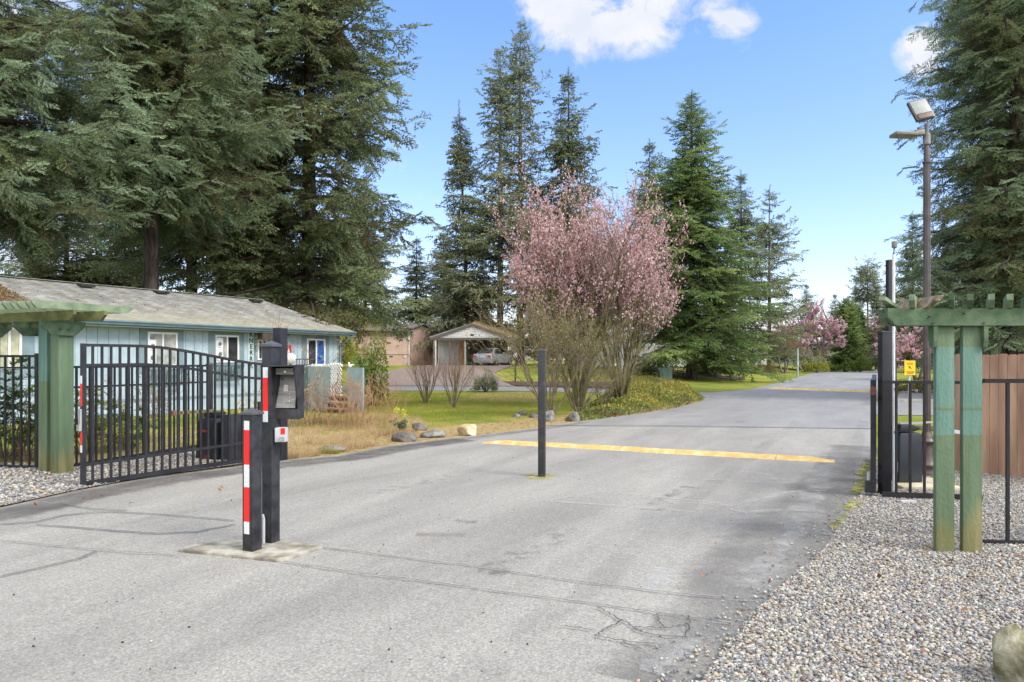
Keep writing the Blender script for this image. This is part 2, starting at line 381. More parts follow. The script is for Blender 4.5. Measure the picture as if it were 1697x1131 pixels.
# side street to the left and the drive rising to the carport
sheet('side_street', [(-40, 37.2), (-8, 36.4), (.6, 35.8), (4, 34.2), (7.2, 31.2), (8.45, 29), (9.25, 34.1), (5, 38.6), (.6, 42), (-8, 42.6), (-40, 43.5)], .018, AS2, cell=1.2, zf=terr)
DRIVE = mat('driveway_gravel', (.13, .095, .08), (.25, .20, .175), 9, .95, .7, 40, detail=8)
sheet('driveway', [(-7.6, 42.5), (.2, 42.0), (-1.3, 52), (.8, 61.5), (-6.5, 61.5), (-8.5, 55), (-11, 48)], .045, DRIVE, cell=.9, zf=terr)
MULCH = mat('bark_mulch', (.035, .018, .013), (.125, .065, .045), 14, .97, 1, 60, detail=8, bdist=.03)
sheet('mulch_bed', [(.25, 42.6), (-.6, 46.5), (6.5, 46.3), (8.5, 41.5), (5.2, 39.2)], .05, MULCH, cell=.9, zf=terr)
sheet('mulch_bed', [(6.4, 55.2), (7.2, 57.5), (18.5, 57.6), (17.6, 54.5), (16.2, 52.4), (14.5, 54.6)], .05, MULCH, cell=.9, zf=terr)
# dark worn shoulder on the near left, and the gritty right one
def offs(pl, d):
    out = []
    for i, p in enumerate(pl):
        t = (pl[min(i+1, len(pl)-1)] - pl[max(i-1, 0)]).normalized(); n = Vector((t.y, -t.x, 0)); out.append(p + n*d*(1+.35*math.sin(i*2.3)))
    return out
def alpha_mat(name, c1, c2, scale, lo, hi, amax=1.0, rough=.9, stretch=None):
    m = mat(name, c1, c2, scale*2, rough); N, L = m.node_tree.nodes, m.node_tree.links; b = N['Principled BSDF']
    g = N.new('ShaderNodeNewGeometry'); n = N.new('ShaderNodeTexNoise'); n.inputs['Scale'].default_value = scale; n.inputs['Detail'].default_value = 9; n.inputs['Roughness'].default_value = .72; L.new(g.outputs['Position'], n.inputs['Vector'])
    a = N.new('ShaderNodeAttribute'); a.attribute_name = 'fade'
    ad = N.new('ShaderNodeMath'); ad.operation = 'ADD'; L.new(n.outputs[0], ad.inputs[0]); L.new(a.outputs['Fac'], ad.inputs[1])
    mr = N.new('ShaderNodeMapRange'); mr.inputs[1].default_value = lo; mr.inputs[2].default_value = hi; mr.inputs[4].default_value = amax; L.new(ad.outputs[0], mr.inputs[0]); L.new(mr.outputs[0], b.inputs['Alpha']); return m
def ribbon(name, pts, w, z, m, fade=(1, 1), wfun=None, sub=6, edge=True, jit=0, kind='structure'):
    P = []
    for a, b in zip(pts[:-1], pts[1:]):
        for k in range(sub): P.append(a.lerp(b, k/sub))
    P.append(pts[-1]); vs, fd, fs = [], [], []
    offs_ = (-1, -.45, .45, 1)
    for i, p in enumerate(P):
        t = (P[min(i+1, len(P)-1)] - P[max(i-1, 0)]).normalized(); n = Vector((t.y, -t.x, 0)); ww = w*(wfun(i/(len(P)-1)) if wfun else 1)
        q = p + n*random.uniform(-jit, jit)
        for o_ in offs_:
            vs.append(q + n*ww*o_/2 + Vector((0,0,z))); fd.append(-.45 if (edge and abs(o_) == 1) else 0)
    for i in range(len(P)-1):
        for k in range(3): fs.append((i*4+k, i*4+k+1, i*4+5+k, i*4+4+k))
    me = np_mesh(name, np.array([tuple(v) for v in vs]), np.array(fs))
    at = me.attributes.new('fade', 'FLOAT', 'POINT'); at.data.foreach_set('value', np.array(fd, np.float32))
    bm = bmesh.new(); bm.from_mesh(me)
    for f in bm.faces:
        if f.normal.z < 0: f.normal_flip()
    bm.to_mesh(me); bm.free()
    o = add_obj(name, me, m); o['kind'] = kind; return o
DARKA = alpha_mat('shoulder_grime', (.045, .041, .038), (.10, .09, .082), 2.6, .22, .80, .90)
GREYA = alpha_mat('shoulder_wet', (.09, .088, .085), (.16, .155, .15), 1.6, .30, .72, .62)
CRACK = alpha_mat('crack_line', (.03, .03, .03), (.05, .05, .05), 7, .22, .42, .95)
SEALD = alpha_mat('sealed_dark', (.10, .10, .112), (.16, .16, .175), 2.2, .25, .85, .7)
SEAL = alpha_mat('sealed_joint', (.36, .365, .38), (.44, .445, .46), 2.2, .30, .9, .6)
WHITE = alpha_mat('mineral_stain', (.50, .51, .53), (.54, .55, .555), 3.4, .38, .95, .55)
MOSSA = alpha_mat('moss_patch', (.16, .17, .01), (.34, .33, .02), 5, .40, .62, .95)
BROWNA = alpha_mat('brown_stain', (.10, .075, .06), (.14, .11, .09), 2, .35, .8, .6)
ribbon('road_shoulder', [p + Vector((.30, -.30, 0)) for p in EDGE_L[1:11]], .95, .014, DARKA)
ribbon('road_shoulder', [p + Vector((.12, -.22, 0)) for p in EDGE_L[8:14]], .5, .017, GREYA)
ribbon('road_shoulder', [G(x, y) for x, y in ((1140, 1150), (1190, 1050), (1225, 980), (1290, 900), (1345, 840), (1395, 790), (1425, 740))], 1.35, .014, GREYA)
def pl(*a): return [G(x, y) for x, y in a]
L1 = pl((536, 911), (700, 932), (800, 944), (900, 960), (1000, 974), (1100, 986), (1210, 997), (1275, 1001))
L2 = pl((470, 935), (600, 955), (700, 967), (850, 988), (990, 1006), (1090, 1021), (1215, 1039))
L0 = pl((0, 899), (152, 914), (225, 920), (290, 923))
for L_ in (L1, L2, L0):
    ribbon('road_joint', L_, .09, .018, SEAL, sub=10, jit=.01)
    ribbon('road_joint', L_, .010, .022, CRACK, sub=14, jit=.005)
b_ = list(zip(L1[1:], L2[1:]))
for c, w in ((((0, 872), (60, 868), (110, 856), (177, 851), (260, 855), (389, 866)), .05), (((60, 873), (120, 877), (190, 883), (262, 888), (330, 884), (390, 872)), .055), (((0, 960), (60, 946), (130, 930), (160, 917)), .045), (((100, 838), (150, 846), (210, 849)), .05)):
    ribbon('road_joint', pl(*c), w*1.5, .018, SEALD, sub=8, jit=.01); ribbon('road_joint', pl(*c), w*.22, .022, CRACK, sub=10, jit=.006)
for c, w in ((((905, 833), (960, 822), (1000, 817), (1120, 829), (1195, 837)), .12), (((905, 833), (970, 837), (1100, 847), (1200, 856)), .11), (((1080, 777), (1210, 782), (1269, 788), (1300, 796), (1285, 803), (1160, 796), (1060, 786)), .1),
             (((1269, 790), (1325, 815), (1418, 818)), .14), (((1325, 815), (1270, 826), (1205, 841), (1230, 851), (1290, 849)), .22), (((1110, 832), (1216, 842), (1300, 849), (1402, 851)), .09), (((1090, 757), (1180, 766), (1330, 773), (1438, 775)), .06)):
    ribbon('mineral_line', pl(*c), w, .018, WHITE, sub=8, jit=.012)
ribbon('mineral_stain', pl((1385, 755), (1360, 795), (1335, 850), (1300, 905), (1262, 950), (1240, 985)), .38, .020, WHITE, sub=6, jit=.05, wfun=lambda t: .5+.8*abs(math.sin(t*5)))
ribbon('mineral_stain', pl((1075, 985), (1092, 960), (1100, 945)), .3, .020, WHITE, sub=5, jit=.03)
ribbon('mineral_stain', pl((1150, 1060), (1120, 1085), (1075, 1120)), .22, .020, WHITE, sub=6, jit=.04)
for c in (((990, 1012), (1030, 1034), (1050, 1046), (1105, 1048), (1140, 1040)), ((1035, 1033), (1010, 1045), (985, 1061), (1040, 1070), (1100, 1076)), ((1050, 1046), (1062, 1055), (1105, 1061), (1138, 1063)), ((1090, 1022), (1092, 1036), (1105, 1048)), ((1140, 1026), (1141, 1040), (1136, 1064)), ((930, 1043), (985, 1050)), ((1030, 1070), (1050, 1078), (1062, 1083))):
    ribbon('road_crack', pl(*c), .012, .024, CRACK, sub=9, jit=.010)
ribbon('road_stain', pl((690, 888), (725, 888), (770, 890)), .22, .018, BROWNA, sub=5)
ribbon('road_stain', pl((755, 865), (790, 868)), .16, .018, BROWNA, sub=5)
for c, w in ((((1437, 770), (1432, 800), (1418, 822)), .22), (((1425, 832), (1408, 850)), .2), (((1402, 856), (1382, 880)), .12)):
    ribbon('moss_patch', pl(*c), w*1.3, .026, MOSSA, sub=6, jit=.03)
TRK = alpha_mat('tyre_polish', (.15, .148, .145), (.20, .198, .195), 1.1, .40, .85, .38)
OILM = alpha_mat('oil_drips', (.06, .056, .052), (.10, .095, .09), 6, .50, .72, .55)
for x0_, w_ in ((-.9, .42), (.75, .42), (2.6, .34)):
    s_ = Vector((x0_, 2.2, 0)); ribbon('tyre_track', [s_, s_+RD*3.2+NV*.05, s_+RD*7-NV*.05, s_+RD*12, s_+RD*18], w_, .0155, TRK, sub=8, jit=.03)
for x0_, y0_ in ((-.2, 5.2), (1.4, 7.4), (-1.6, 8.2)):
    s_ = Vector((x0_, y0_, 0)); ribbon('oil_stain', [s_, s_+RD*.7, s_+RD*1.6+NV*.08], .5, .0165, OILM, sub=6, jit=.05)
ribbon('road_seam', pl((900, 707), (1040, 706), (1180, 708), (1446, 712)), .05, .02, CRACK, sub=8)
# kerb of the side road on the right, grass strips stay ground; bark strip
sheet('gravel_verge', [er_end + RD*18.4 + NV*.6, er_end + RD*31 + NV*1.2, er_end + RD*29 + NV*26, er_end + RD*16 + NV*27], .012, mat('grey_grit', (.22, .21, .19), (.42, .40, .37), 25, .95, .6, 90), cell=4)
KERB = mat('kerb_concrete', (.34, .33, .31), (.48, .47, .44), 8, .9, .3, 80)
k = MB(); k.bar(er_end + RD*18.2 + NV*.4 + Vector((0,0,.05)), er_end + RD*15.9 + NV*27 + Vector((0,0,.05)), .18, .14); tag(k.build('kerb', KERB), kind='structure')
sheet('bark_strip', [er_end + RD*6.2 + NV*.5, er_end + RD*7.3 + NV*.5, er_end + RD*6.0 + NV*14, er_end + RD*4.9 + NV*14], .012, MULCH, cell=4)

# speed bumps
YEL = mat('bump_yellow', (.42, .29, .10), (.54, .43, .22), 7, .85, .6, 60, detail=10, c3=(.50, .345, .125))
def bump(label, a, b, w, h, cuts, group='yellow speed bumps across the road'):
    t = empty('speed_bump', label, 'speed bump', tuple((a+b)/2), 0, group)
    L_ = (b-a).length; u = (b-a).normalized(); nrm = Vector((-u.y, u.x, 0)); edges_ = [0]+cuts+[1]
    for s0, s1 in zip(edges_[:-1], edges_[1:]):
        m_ = MB(); n_ = 14; vs = []; off = random.uniform(-.03, .03)
        for i in range(n_+1):
            s = s0+(s1-s0)*i/n_; e_ = min(1, min(s*L_, (1-s)*L_)/.35); hh = h*(.25+.75*e_)*(1+random.uniform(-.06, .06)); c = a+u*(s*L_ + (.004 if i == 0 else -.004 if i == n_ else 0)) + nrm*off
            for k_, (o_, z_) in enumerate(((-.5, 0), (-.36, .6), (-.15, 1), (.15, 1), (.36, .6), (.5, 0))):
                vs.append(c + nrm*(w*o_+random.uniform(-.006, .006)) + Vector((0, 0, .008+hh*z_)))
        fs = [(i*6+k_, i*6+k_+1, i*6+7+k_, i*6+6+k_) for i in range(n_) for k_ in range(5)] + [tuple(range(6)), tuple(n_*6+i for i in range(6))]
        m_.add(vs, fs); m_.build('bump_segment', YEL, t, world=True, smooth=True)
bump('near yellow speed bump crossing the road behind the black bollard', G(806, 734), G(1384, 766), .34, .055, [.21, .44, .50, .60, .86])
bump('middle yellow speed bump beyond the leafy island tip', G(1277, 645), G(1462, 651.5), .5, .09, [.5])
bump('farthest thin yellow speed bump near the end of the road', G(1374, 613.6), G(1462, 615), .9, .10, [])
# ------------------------------------------------------------------ gate, posts, fences, pergolas
BLK = mat('black_powdercoat', (.011, .011, .014), (.022, .022, .026), 6, .45, .15, 120, spec=.35)
BLK2 = mat('black_post_paint', (.012, .012, .015), (.040, .040, .046), 9, .5, .35, 60, spec=.35, detail=9)
CAPM = mat('cap_black', (.05, .05, .058), (.085, .085, .095), 5, .35, .2, 80)
RED = mat('tape_red', (.82, .014, .008), (.70, .012, .010), 12, .4)
WHT = mat('tape_white', (.62, .63, .62), (.72, .72, .70), 30, .45)
STEEL = mat('brushed_steel', (.17, .158, .15), (.27, .255, .24), 5, .5, .2, 50, metal=.7, stretch=(1, 1, 12))
GALV = mat('grey_metal_box', (.40, .41, .43), (.52, .53, .55), 6, .5, .1, 50)
CHROME = mat('latch_metal', (.45, .46, .47), (.6, .6, .6), 9, .3, metal=.8)
CONC = mat('old_concrete', (.15, .135, .105), (.37, .35, .30), 6, .9, .8, 50, detail=10, c3=(.26, .24, .185), lo=.38, hi=.62)
Z = Vector((0, 0, 1))
def pad(name, pts, h, m, label, cat, parent=None):
    b = MB().prism([Vector((p.x, p.y, .0)) for p in pts], (0, 0, h)); o = b.build(name, m, bevel=.008, smooth=True); return tag(o, label, cat)
pad('concrete_pad', pl((295, 917), (330, 906), (400, 899), (470, 900), (534, 911), (505, 921), (478, 931), (458, 934), (400, 928), (345, 922)), .032, CONC, 'mossy concrete pad under the keypad post and the short striped bollard', 'concrete pad')
pad('concrete_pad', pl((870, 791), (876, 787), (900, 785), (918, 788), (920, 793), (903, 796), (876, 795)), .010, mat('mossy_concrete', (.14, .14, .02), (.30, .27, .16), 9, .9, .6, 60, detail=8), 'small mossy concrete footing at the foot of the centre bollard', 'concrete pad')

def square_post(t, w, h, rz, m=BLK2, cap=.03, capm=CAPM, caph=.035, name='post'):
    b = MB().box((0, 0, h/2), (w, w, h), rz); b.build(name, m, t, bevel=.004, smooth=True)
    if cap:
        c = w/2+.012; mrot = Matrix.Rotation(rz, 3, 'Z'); q = [mrot @ Vector((i*c, j*c, 0)) + Vector((0,0,h)) for i, j in ((-1,-1),(1,-1),(1,1),(-1,1))]
        q2 = [v + Z*.018 for v in q]; top = Vector((0, 0, h+.018+caph))
        MB().add(q+q2+[top], [(3,2,1,0), (0,1,5,4), (1,2,6,5), (2,3,7,6), (3,0,4,7), (4,5,8), (5,6,8), (6,7,8), (7,4,8)]).build('cap', capm, t)
def tape_on(t, w, rz, face, segs, off, width, parent_name='reflective_tape'):
    """strips of tape on one face of a square post; face = angle of the outward normal"""
    n = Vector((math.cos(face), math.sin(face), 0)); s = Vector((-n.y, n.x, 0))
    for z0, z1, m in segs:
        b = MB().box(n*(w/2+.0015) + s*off + Z*(z0+z1)/2, (.003, width, z1-z0), face)
        b.build(parent_name, m, t)
R45 = R(45)
# short bollard
p = G(418, 918); t = empty('bollard', 'short square black bollard with a long red and white reflective strip, on the concrete pad', 'bollard', (p.x, p.y, .03), R(22)+R45)
Ds = p.y
def zat(py, D, base=0): return H + (HY-py)/F*D - base
square_post(t, .104, 1.085, 0)
fl = math.radians(180)   # local face whose normal ends up to the front left
sg = [(zat(b_y, Ds, .03), zat(a_y, Ds, .03), m_) for a_y, b_y, m_ in ((697, 712, WHT), (712, 769, RED), (769, 806, WHT), (806, 863, RED), (863, 883, WHT))]
tape_on(t, .104, 0, fl, sg, -.008, .052)
# keypad post
p = G(449, 904); t = empty('keypad_post', 'tall black entry post carrying a steel keypad panel in a black hood', 'entry post', (p.x, p.y, .03), R(22)+R45)
Dk = p.y
square_post(t, .102, zat(575, Dk, .03), 0)
sg = [(zat(b_y, Dk, .03), zat(a_y, Dk, .03), m_) for a_y, b_y, m_ in ((609, 626, WHT), (626, 681, RED), (681, 699, WHT))]
tape_on(t, .102, 0, fl, sg, -.012, .05)
# hood: built in world axes, open toward the driver
hx0, hx1 = A(453.5, 650, Dk-.02).x, A(495, 650, Dk-.02).x; zt, zb_, zp = zat(607, Dk), zat(695, Dk), zat(677, Dk)
yb = Dk + .13
th = .012
prof = [(yb, zb_), (yb, zt), (Dk-.14, zt), (Dk-.13, zt-.03), (Dk-.02, zp+.0), (Dk-.02, zb_)]
hm = MB()
for x in (hx0, hx1-th): hm.prism([(x, a, b) for a, b in prof], (th, 0, 0))
hm.box(((hx0+hx1)/2, (yb+Dk-.14)/2, zt+.003), (hx1-hx0+.006, yb-Dk+.146, .012)); hm.box(((hx0+hx1)/2, yb+.002, (zt+zb_)/2), (hx1-hx0, .01, zt-zb_))
hm.box(((hx0+hx1)/2, Dk-.012, (zp+zb_)/2-.002), (hx1-hx0-.004, .01, zp-zb_-.006))
hm.box(((hx0+hx1)/2, (yb+Dk-.02)/2, zb_+.006), (hx1-hx0-.004, yb-Dk, .011))
hood = hm.build('keypad_hood', BLK2, t, world=True)
# panel leaning back
px0, px1 = hx0+.016, hx1-.03; pa, pb_ = Vector((0, Dk-.022, zp+.004)), Vector((0, Dk+.045, zt-.075))
def pan(u, v, out=0):   # u across 0..1, v up 0..1
    n = Vector((0, -(pb_.z-pa.z), (pb_.y-pa.y))).normalized()
    return Vector((px0+(px1-px0)*u, 0, 0)) + pa.lerp(pb_, v) + n*out
def pbox(m_, u0, u1, v0, v1, o0, o1):
    q = [pan(u0, v0, o0), pan(u1, v0, o0), pan(u1, v1, o0), pan(u0, v1, o0)]; n = pan(0, 0, 1)-pan(0, 0, 0); return m_.prism(q, n*(o1-o0))
panel = pbox(MB(), 0, 1, 0, 1, -.012, 0).build('keypad_panel', STEEL, t, world=True)
def sub(name, m_, *r, mbx=None):
    b = mbx or pbox(MB(), *r)
    o = b.build(name, m_, None); inv = pmat(t).inverted()
    o.data.transform(inv); o.parent = panel; return o
hdr = MB().box(((px0+px1)/2+.004, Dk-.01, zt-.045), (px1-px0-.005, .05, .052)); sub('panel_header', STEEL, mbx=hdr)
sub('display', mat('display_dark', (.03, .06, .05), rough=.15), .18, .78, .83, .90, 0, .003)
sub('display_frame', mat('bezel', (.12, .12, .12), rough=.4), .15, .81, .81, .92, .0002, .0015)
kk = MB()
for r_ in range(4):
    for c_ in range(3): pbox(kk, .36+c_*.075, .42+c_*.075, .50+r_*.052, .54+r_*.052, 0, .004)
sub('key_buttons', mat('key_metal', (.62, .62, .62), rough=.35), mbx=kk)
sub('notice_plate', mat('notice_grey', (.24, .23, .24), rough=.5), .08, .46, .10, .34, 0, .0015)
ln = MB()
for r_ in range(7): pbox(ln, .10, .44 - (r_ % 3)*.05, .125+r_*.029, .134+r_*.029, .0016, .0022)
sub('notice_lines', mat('ink', (.09, .09, .09)), mbx=ln)
for uu, vv in ((.72, .66), (.68, .40), (.68, .30), (.68, .19), (.9, .23)):
    c = pan(uu, vv, .004); b = MB().lathe([(.0075, -.003), (.0075, .001), (.004, .003)], c=(0,0,0), n=10)
    b.v = [c + Vector((v.x, -v.z, v.y)) for v in b.v]; sub('button', CHROME, mbx=b)
b = MB().lathe([(.011, -.003), (.011, .001), (.006, .003)], n=12); c = Vector(((px0+px1)/2, Dk-.037, zt-.045)); b.v = [c + Vector((v.x, -v.z, v.y)) for v in b.v]; sub('camera_lens', CHROME, mbx=b)
# little grey box below
kx = MB().box((A(467, 720, Dk).x+.004, Dk-.02, zat(720, Dk)), (.085, .09, .118)); kb = kx.build('key_box', GALV, t, world=True, bevel=.004, smooth=True)
def ksub(name, m_, b): 
    o = b.build(name, m_); o.data.transform(pmat(t).inverted()); o.parent = kb
ksub('red_label', RED, MB().box((A(473, 715, Dk).x, Dk-.068, zat(713.5, Dk)), (.036, .004, .05)))
ksub('lock_box', CHROME, MB().box((A(472, 725, Dk).x, Dk-.078, zat(726, Dk)), (.034, .026, .036)))
cd = MB().tube([Vector((-.068, .015, 0.0)), Vector((-.068, .015, .20)), Vector((-.075, .02, .24))], .011, 8); cd.build('conduit', GALV, t)
# the centre bollard
p = G(898, 791); t = empty('bollard', 'slim tall black bollard standing alone in the middle of the road', 'bollard', (p.x, p.y, .01), R(-14))
b = MB().box((0, 0, .83), (.088, .088, 1.66)); b.build('post', mat('black_scuffed', (.018, .020, .024), (.075, .058, .05), 7, .5, .3, 60, detail=8, lo=.5, hi=.8), t, bevel=.004, smooth=True)
MB().box((0, 0, 1.672), (.094, .094, .022)).build('cap', CAPM, t, bevel=.004)
# left swing gate
hinge = Vector((-3.55, 11.10, 0)); e = G(138, 808); e.z = 0
def gate(name, label, hg, en, ztop, zmid, zl, zbot, pitch, stile=.05, fr=.04, dz=0):
    t = empty(name, label, 'gate', tuple(hg), math.atan2((en-hg).y, (en-hg).x), None); L_ = (en-hg).length
    def rail(nm, zf, w, h, n=24):
        b = MB(); vs = []
        for i in range(n+1):
            s = i/n; z = zf(s)
            for y_, z_ in ((-w/2, -h/2), (w/2, -h/2), (w/2, h/2), (-w/2, h/2)): vs.append((s*L_, y_, z+z_))
        fs = [(i*4+k_, i*4+(k_+1) % 4, i*4+4+(k_+1) % 4, i*4+4+k_) for i in range(n) for k_ in range(4)] + [(3,2,1,0), (n*4, n*4+1, n*4+2, n*4+3)]
        b.add(vs, fs); return b.build(nm, BLK, t)
    rail('top_rail', ztop, .045, .036); rail('upper_rail', zmid, .04, .034); rail('lower_rail', zl, .04, .034); rail('bottom_rail', zbot, .05, .055)
    for s, nm in ((0, 'hinge_stile'), (1, 'end_stile')):
        z0, z1 = zbot(s)-.03, ztop(s)+.02; MB().box((s*L_, 0, (z0+z1)/2), (stile, .055, z1-z0)).build(nm, BLK, t)
    n = int(L_/pitch); 
    for i in range(1, n):
        s = i/n; b = MB().box((s*L_, 0, (zbot(s)+ztop(s))/2), (.026, .026, ztop(s)-zbot(s)-.03)); b.build('picket', BLK, t)
    return t, L_
def arch(s): return 1.47 + .262*(lambda u: u*u*(3-2*u))(min(1, max(0, s/.78)))
gt, gl = gate('swing_gate', 'open black metal swing gate with arched top and striped end, left of the road', hinge, e, arch, lambda s: arch(s)-.215-.03*s, lambda s: .36-.09*s, lambda s: .10-.06*s, .108)
ends = Vector((gl, 0, 0)); De = e.y
for a_y, b_y, m_ in ((623, 636, WHT), (636, 673, RED), (715, 738, RED), (738, 750, WHT)):
    z0, z1 = zat(b_y, De), zat(a_y, De); MB().box((gl+.027, .004, (z0+z1)/2), (.004, .046, z1-z0)).build('reflective_tape', m_, gt)
MB().box((gl+.036, 0, zat(696, De)), (.024, .05, .26)).build('latch_plate', CHROME, gt, bevel=.004)
MB().box((gl+.05, 0, zat(709, De)), (.03, .062, .075)).build('latch_catch', CHROME, gt)
# bracket rail for the arm
MB().box((gl*.12, 0, .80), (.10, .045, .26)).build('arm_bracket', BLK2, gt)
# tall hinge posts
p = hinge; t = empty('gate_post', 'tall black square gate post behind the keypad post', 'gate post', (hinge.x-.02, hinge.y+.06, 0), R(-26)); square_post(t, .152, 2.03, 0, BLK, 0)
MB().box((0, 0, 2.038), (.16, .16, .014)).build('cap', CAPM, t)
MB().box((.0, -.09, .34), (.09, .05, .36)).build('hinge_bracket', BLK2, t)
# gate operator on the left
op = Vector((-4.62, 11.25, 0)); t = empty('gate_opener', 'black plastic gate motor housing on gravel behind the open left gate', 'gate motor', tuple(op), R(-32))
OPM = mat('black_plastic', (.010, .011, .014), (.018, .019, .023), 8, .38, .1, 60)
b = MB().prism([(-.24, -.17, 0), (.24, -.17, 0), (.21, -.15, .60), (.15, -.12, .66), (-.15, -.12, .66), (-.21, -.15, .60)], (0, .34, 0)); b.build('housing', OPM, t, bevel=.018, smooth=True)
MB().box((0, 0, .705), (.26, .22, .08)).build('arm_hub', OPM, t, bevel=.015, smooth=True)
MB().box((-.02, -.176, .46), (.25, .006, .034)).build('red_nameplate', mat('dull_red', (.35, .03, .03), (.16, .03, .03), 30, .5), t)
MB().box((.05, -.176, .06), (.16, .006, .07)).build('red_label', mat('dull_red2', (.30, .015, .015), (.05, .02, .02), 40, .5), t)
MB().bar((.45, .05, .3), (.45, .05, .3001), .01, .01)
b = MB().box((.42, .03, .36), (.22, .26, .72)); b.build('control_box', mat('grey_black_box', (.03, .03, .035), (.045, .045, .05), 5, .45), t, bevel=.012, smooth=True)
t2 = t
AM = mat('arm_brass', (.22, .17, .08), (.34, .28, .16), 12, .5, metal=.3)
q0 = op+Z*.765; q1 = G(300, 600, 0); q1 = A(290, 685, 9.75)
MB().bar(q0, q1, .04, .045).build('arm_bar', AM, t2, world=True); MB().box(q1+Vector((-.03, -.01, 0)), (.07, .06, .07)).build('arm_joint', mat('rust_brown', (.12, .05, .03), (.2, .1, .06), 20, .8), t2, world=True)
# steel picket fences
def fence(label, a, b, zt_, zb_, pitch, rails=(), group='black steel picket fences', post_ends=(1, 1)):
    t = empty('picket_fence', label, 'fence', (a.x, a.y, 0), math.atan2((b-a).y, (b-a).x), group); L_ = Vector((b-a).xy).length
    for nm, z, h in (('top_rail', zt_, .034), ('bottom_rail', zb_, .05)): MB().box((L_/2, 0, z), (L_, .036, h)).build(nm, BLK, t)
    for z in rails: MB().box((L_/2, 0, z), (L_, .034, .03)).build('middle_rail', BLK, t)
    n = max(2, round(L_/pitch)); first = None
    for i in range(1, n):
        if first is None: first = MB().box((0, 0, (zt_+zb_)/2), (.024, .024, zt_-zb_-.03)).build('picket', BLK, t)
        else: first = first.copy(); COL.objects.link(first)
        first.location = (i*L_/n, 0, 0)
    for k_, x in enumerate((0, L_)):
        if post_ends[k_]: MB().box((x, 0, zt_/2+.02), (.05, .05, zt_+.04)).build('fence_post', BLK, t)
    return t
fence('black picket fence running off the left edge behind the green pergola', Vector((-6.72, 10.25, 0)), Vector((-12.5, 10.9, 0)), 1.605, .03, .125, (1.44,))
fence('black picket fence seen through the bars of the open left gate', Vector((-6.26, 10.25, 0)), Vector((-5.42, 12.85, 0)), 1.45, .05, .108, (1.16,), post_ends=(1, 0))
tall = empty('fence_post', 'thick black fence post seen through the middle of the left gate', 'post', (-5.40, 12.93, 0), R(20)); square_post(tall, .11, 1.46, 0, BLK, .02)
# right side: near fence panel, rear fence panel
ra = G(1626, 905); ra.z = 0; rb = ra + Vector((1.9, -.18, 0)); fence('black picket fence running off the right edge beside the pergola posts', ra + Vector((.02, 0, 0)), rb, zat(631.5, ra.y), zat(900, ra.y), .185, post_ends=(0, 0))
qa = Vector((A(1462, 0, 8.05).x, 8.05, 0)); qb = qa + Vector((.98, -.20, 0)); fence('black picket fence in front of the right motor housing and lamp foot', qa, qb, zat(633.5, 8.05), zat(819, 8.05), .135, post_ends=(0, 0))
# right gate posts
p = Vector((A(1466, 0, 8.25).x, 8.25, 0)); t = empty('gate_post', 'black square gate post at the right roadside, shorter than the column behind it', 'gate post', tuple(p), 0); square_post(t, .105, zat(551, 8.25), 0, BLK, 0); MB().box((0, 0, zat(551, 8.25)+.004), (.112, .112, .012)).build('cap', CAPM, t); MB().box((0,-.01,-.0), (.12,.12,.10)).build('base_plate', BLK2, t)
p = Vector((A(1475, 0, 9.1).x, 9.1, 0)); t = empty('gate_column', 'tallest slim black column right behind the right gate post', 'column', tuple(p), 0); square_post(t, .072*1.05, zat(432, 9.1), 0, BLK, 0); MB().box((0, 0, zat(432, 9.1)), (.08, .08, .012)).build('cap', CAPM, t)
p = Vector((A(1481.5, 0, 9.5).x, 9.5, 0)); t = empty('steel_post', 'short dark post behind the right fence beside the white pole', 'post', tuple(p), 0); square_post(t, .05, zat(601, 9.5), 0, BLK, 0)
# right gate leaf, seen almost end-on
g0 = Vector((A(1461, 0, 8.5).x, 8.55, 0)); g1 = g0 + Vector((1.62, 3.05, 0)); g1 = Vector((A(1449, 0, 11.2).x, 11.2, 0)); g0 = Vector((A(1447, 0, 8.15).x, 8.15, 0))
gt2, gl2 = gate('swing_gate', 'open black metal swing gate seen edge-on at the right roadside', g1, g0, lambda s: zat(633, 8.15), lambda s: zat(633, 8.15)-.2, lambda s: .32, lambda s: .10, .115)
MB().box((gl2+.03, 0, zat(648, 8.15)), (.03, .06, .10)).build('rusty_catch', mat('rust_catch', (.06, .02, .015), (.12, .04, .03), 20, .7), gt2)
MB().box((gl2+.02, -.03, zat(806, 8.15)), (.09, .11, .13)).build('foot_bracket', BLK2, gt2)
MB().box((gl2-.02, -.05, zat(790, 8.15)), (.05, .03, .09)).build('latch_plate', CHROME, gt2)
# white pole with camera
p = Vector((A(1477.3, 0, 8.55).x, 8.50, 0)); t = empty('camera_pole', 'slender white conduit pole with a small grey camera on top', 'pole', tuple(p))
MB().tube([(0, 0, 0), (0, 0, zat(422, 8.5))], .016, 10).build('pole', mat('pole_white', (.55, .56, .57), (.68, .69, .70), 6, .45), t, smooth=True)
MB().tube([(0, 0, zat(422, 8.5)), (.004, 0, zat(413, 8.5)), (.012, 0, zat(411, 8.5))], [.015, .009, .012], 8).build('neck', mat('dark_grey', (.08, .08, .085)), t)
MB().lathe([(.028, zat(411, 8.5)), (.030, zat(409, 8.5)), (.030, zat(401, 8.5)), (.022, zat(400, 8.5))], (.009, 0, 0), 12).build('camera_head', mat('camera_grey', (.13, .12, .12), (.2, .19, .18), 9, .5), t, smooth=True)
MB().box((.028, 0, zat(774, 8.5)), (.028, .03, .12)).build('junction_box', GALV, t, bevel=.003)
for zz in (716, 645): MB().box((.012, -.012, zat(zz, 8.5)), (.03, .02, .02)).build('pipe_clamp', mat('clamp', (.1, .1, .1), rough=.4), t)
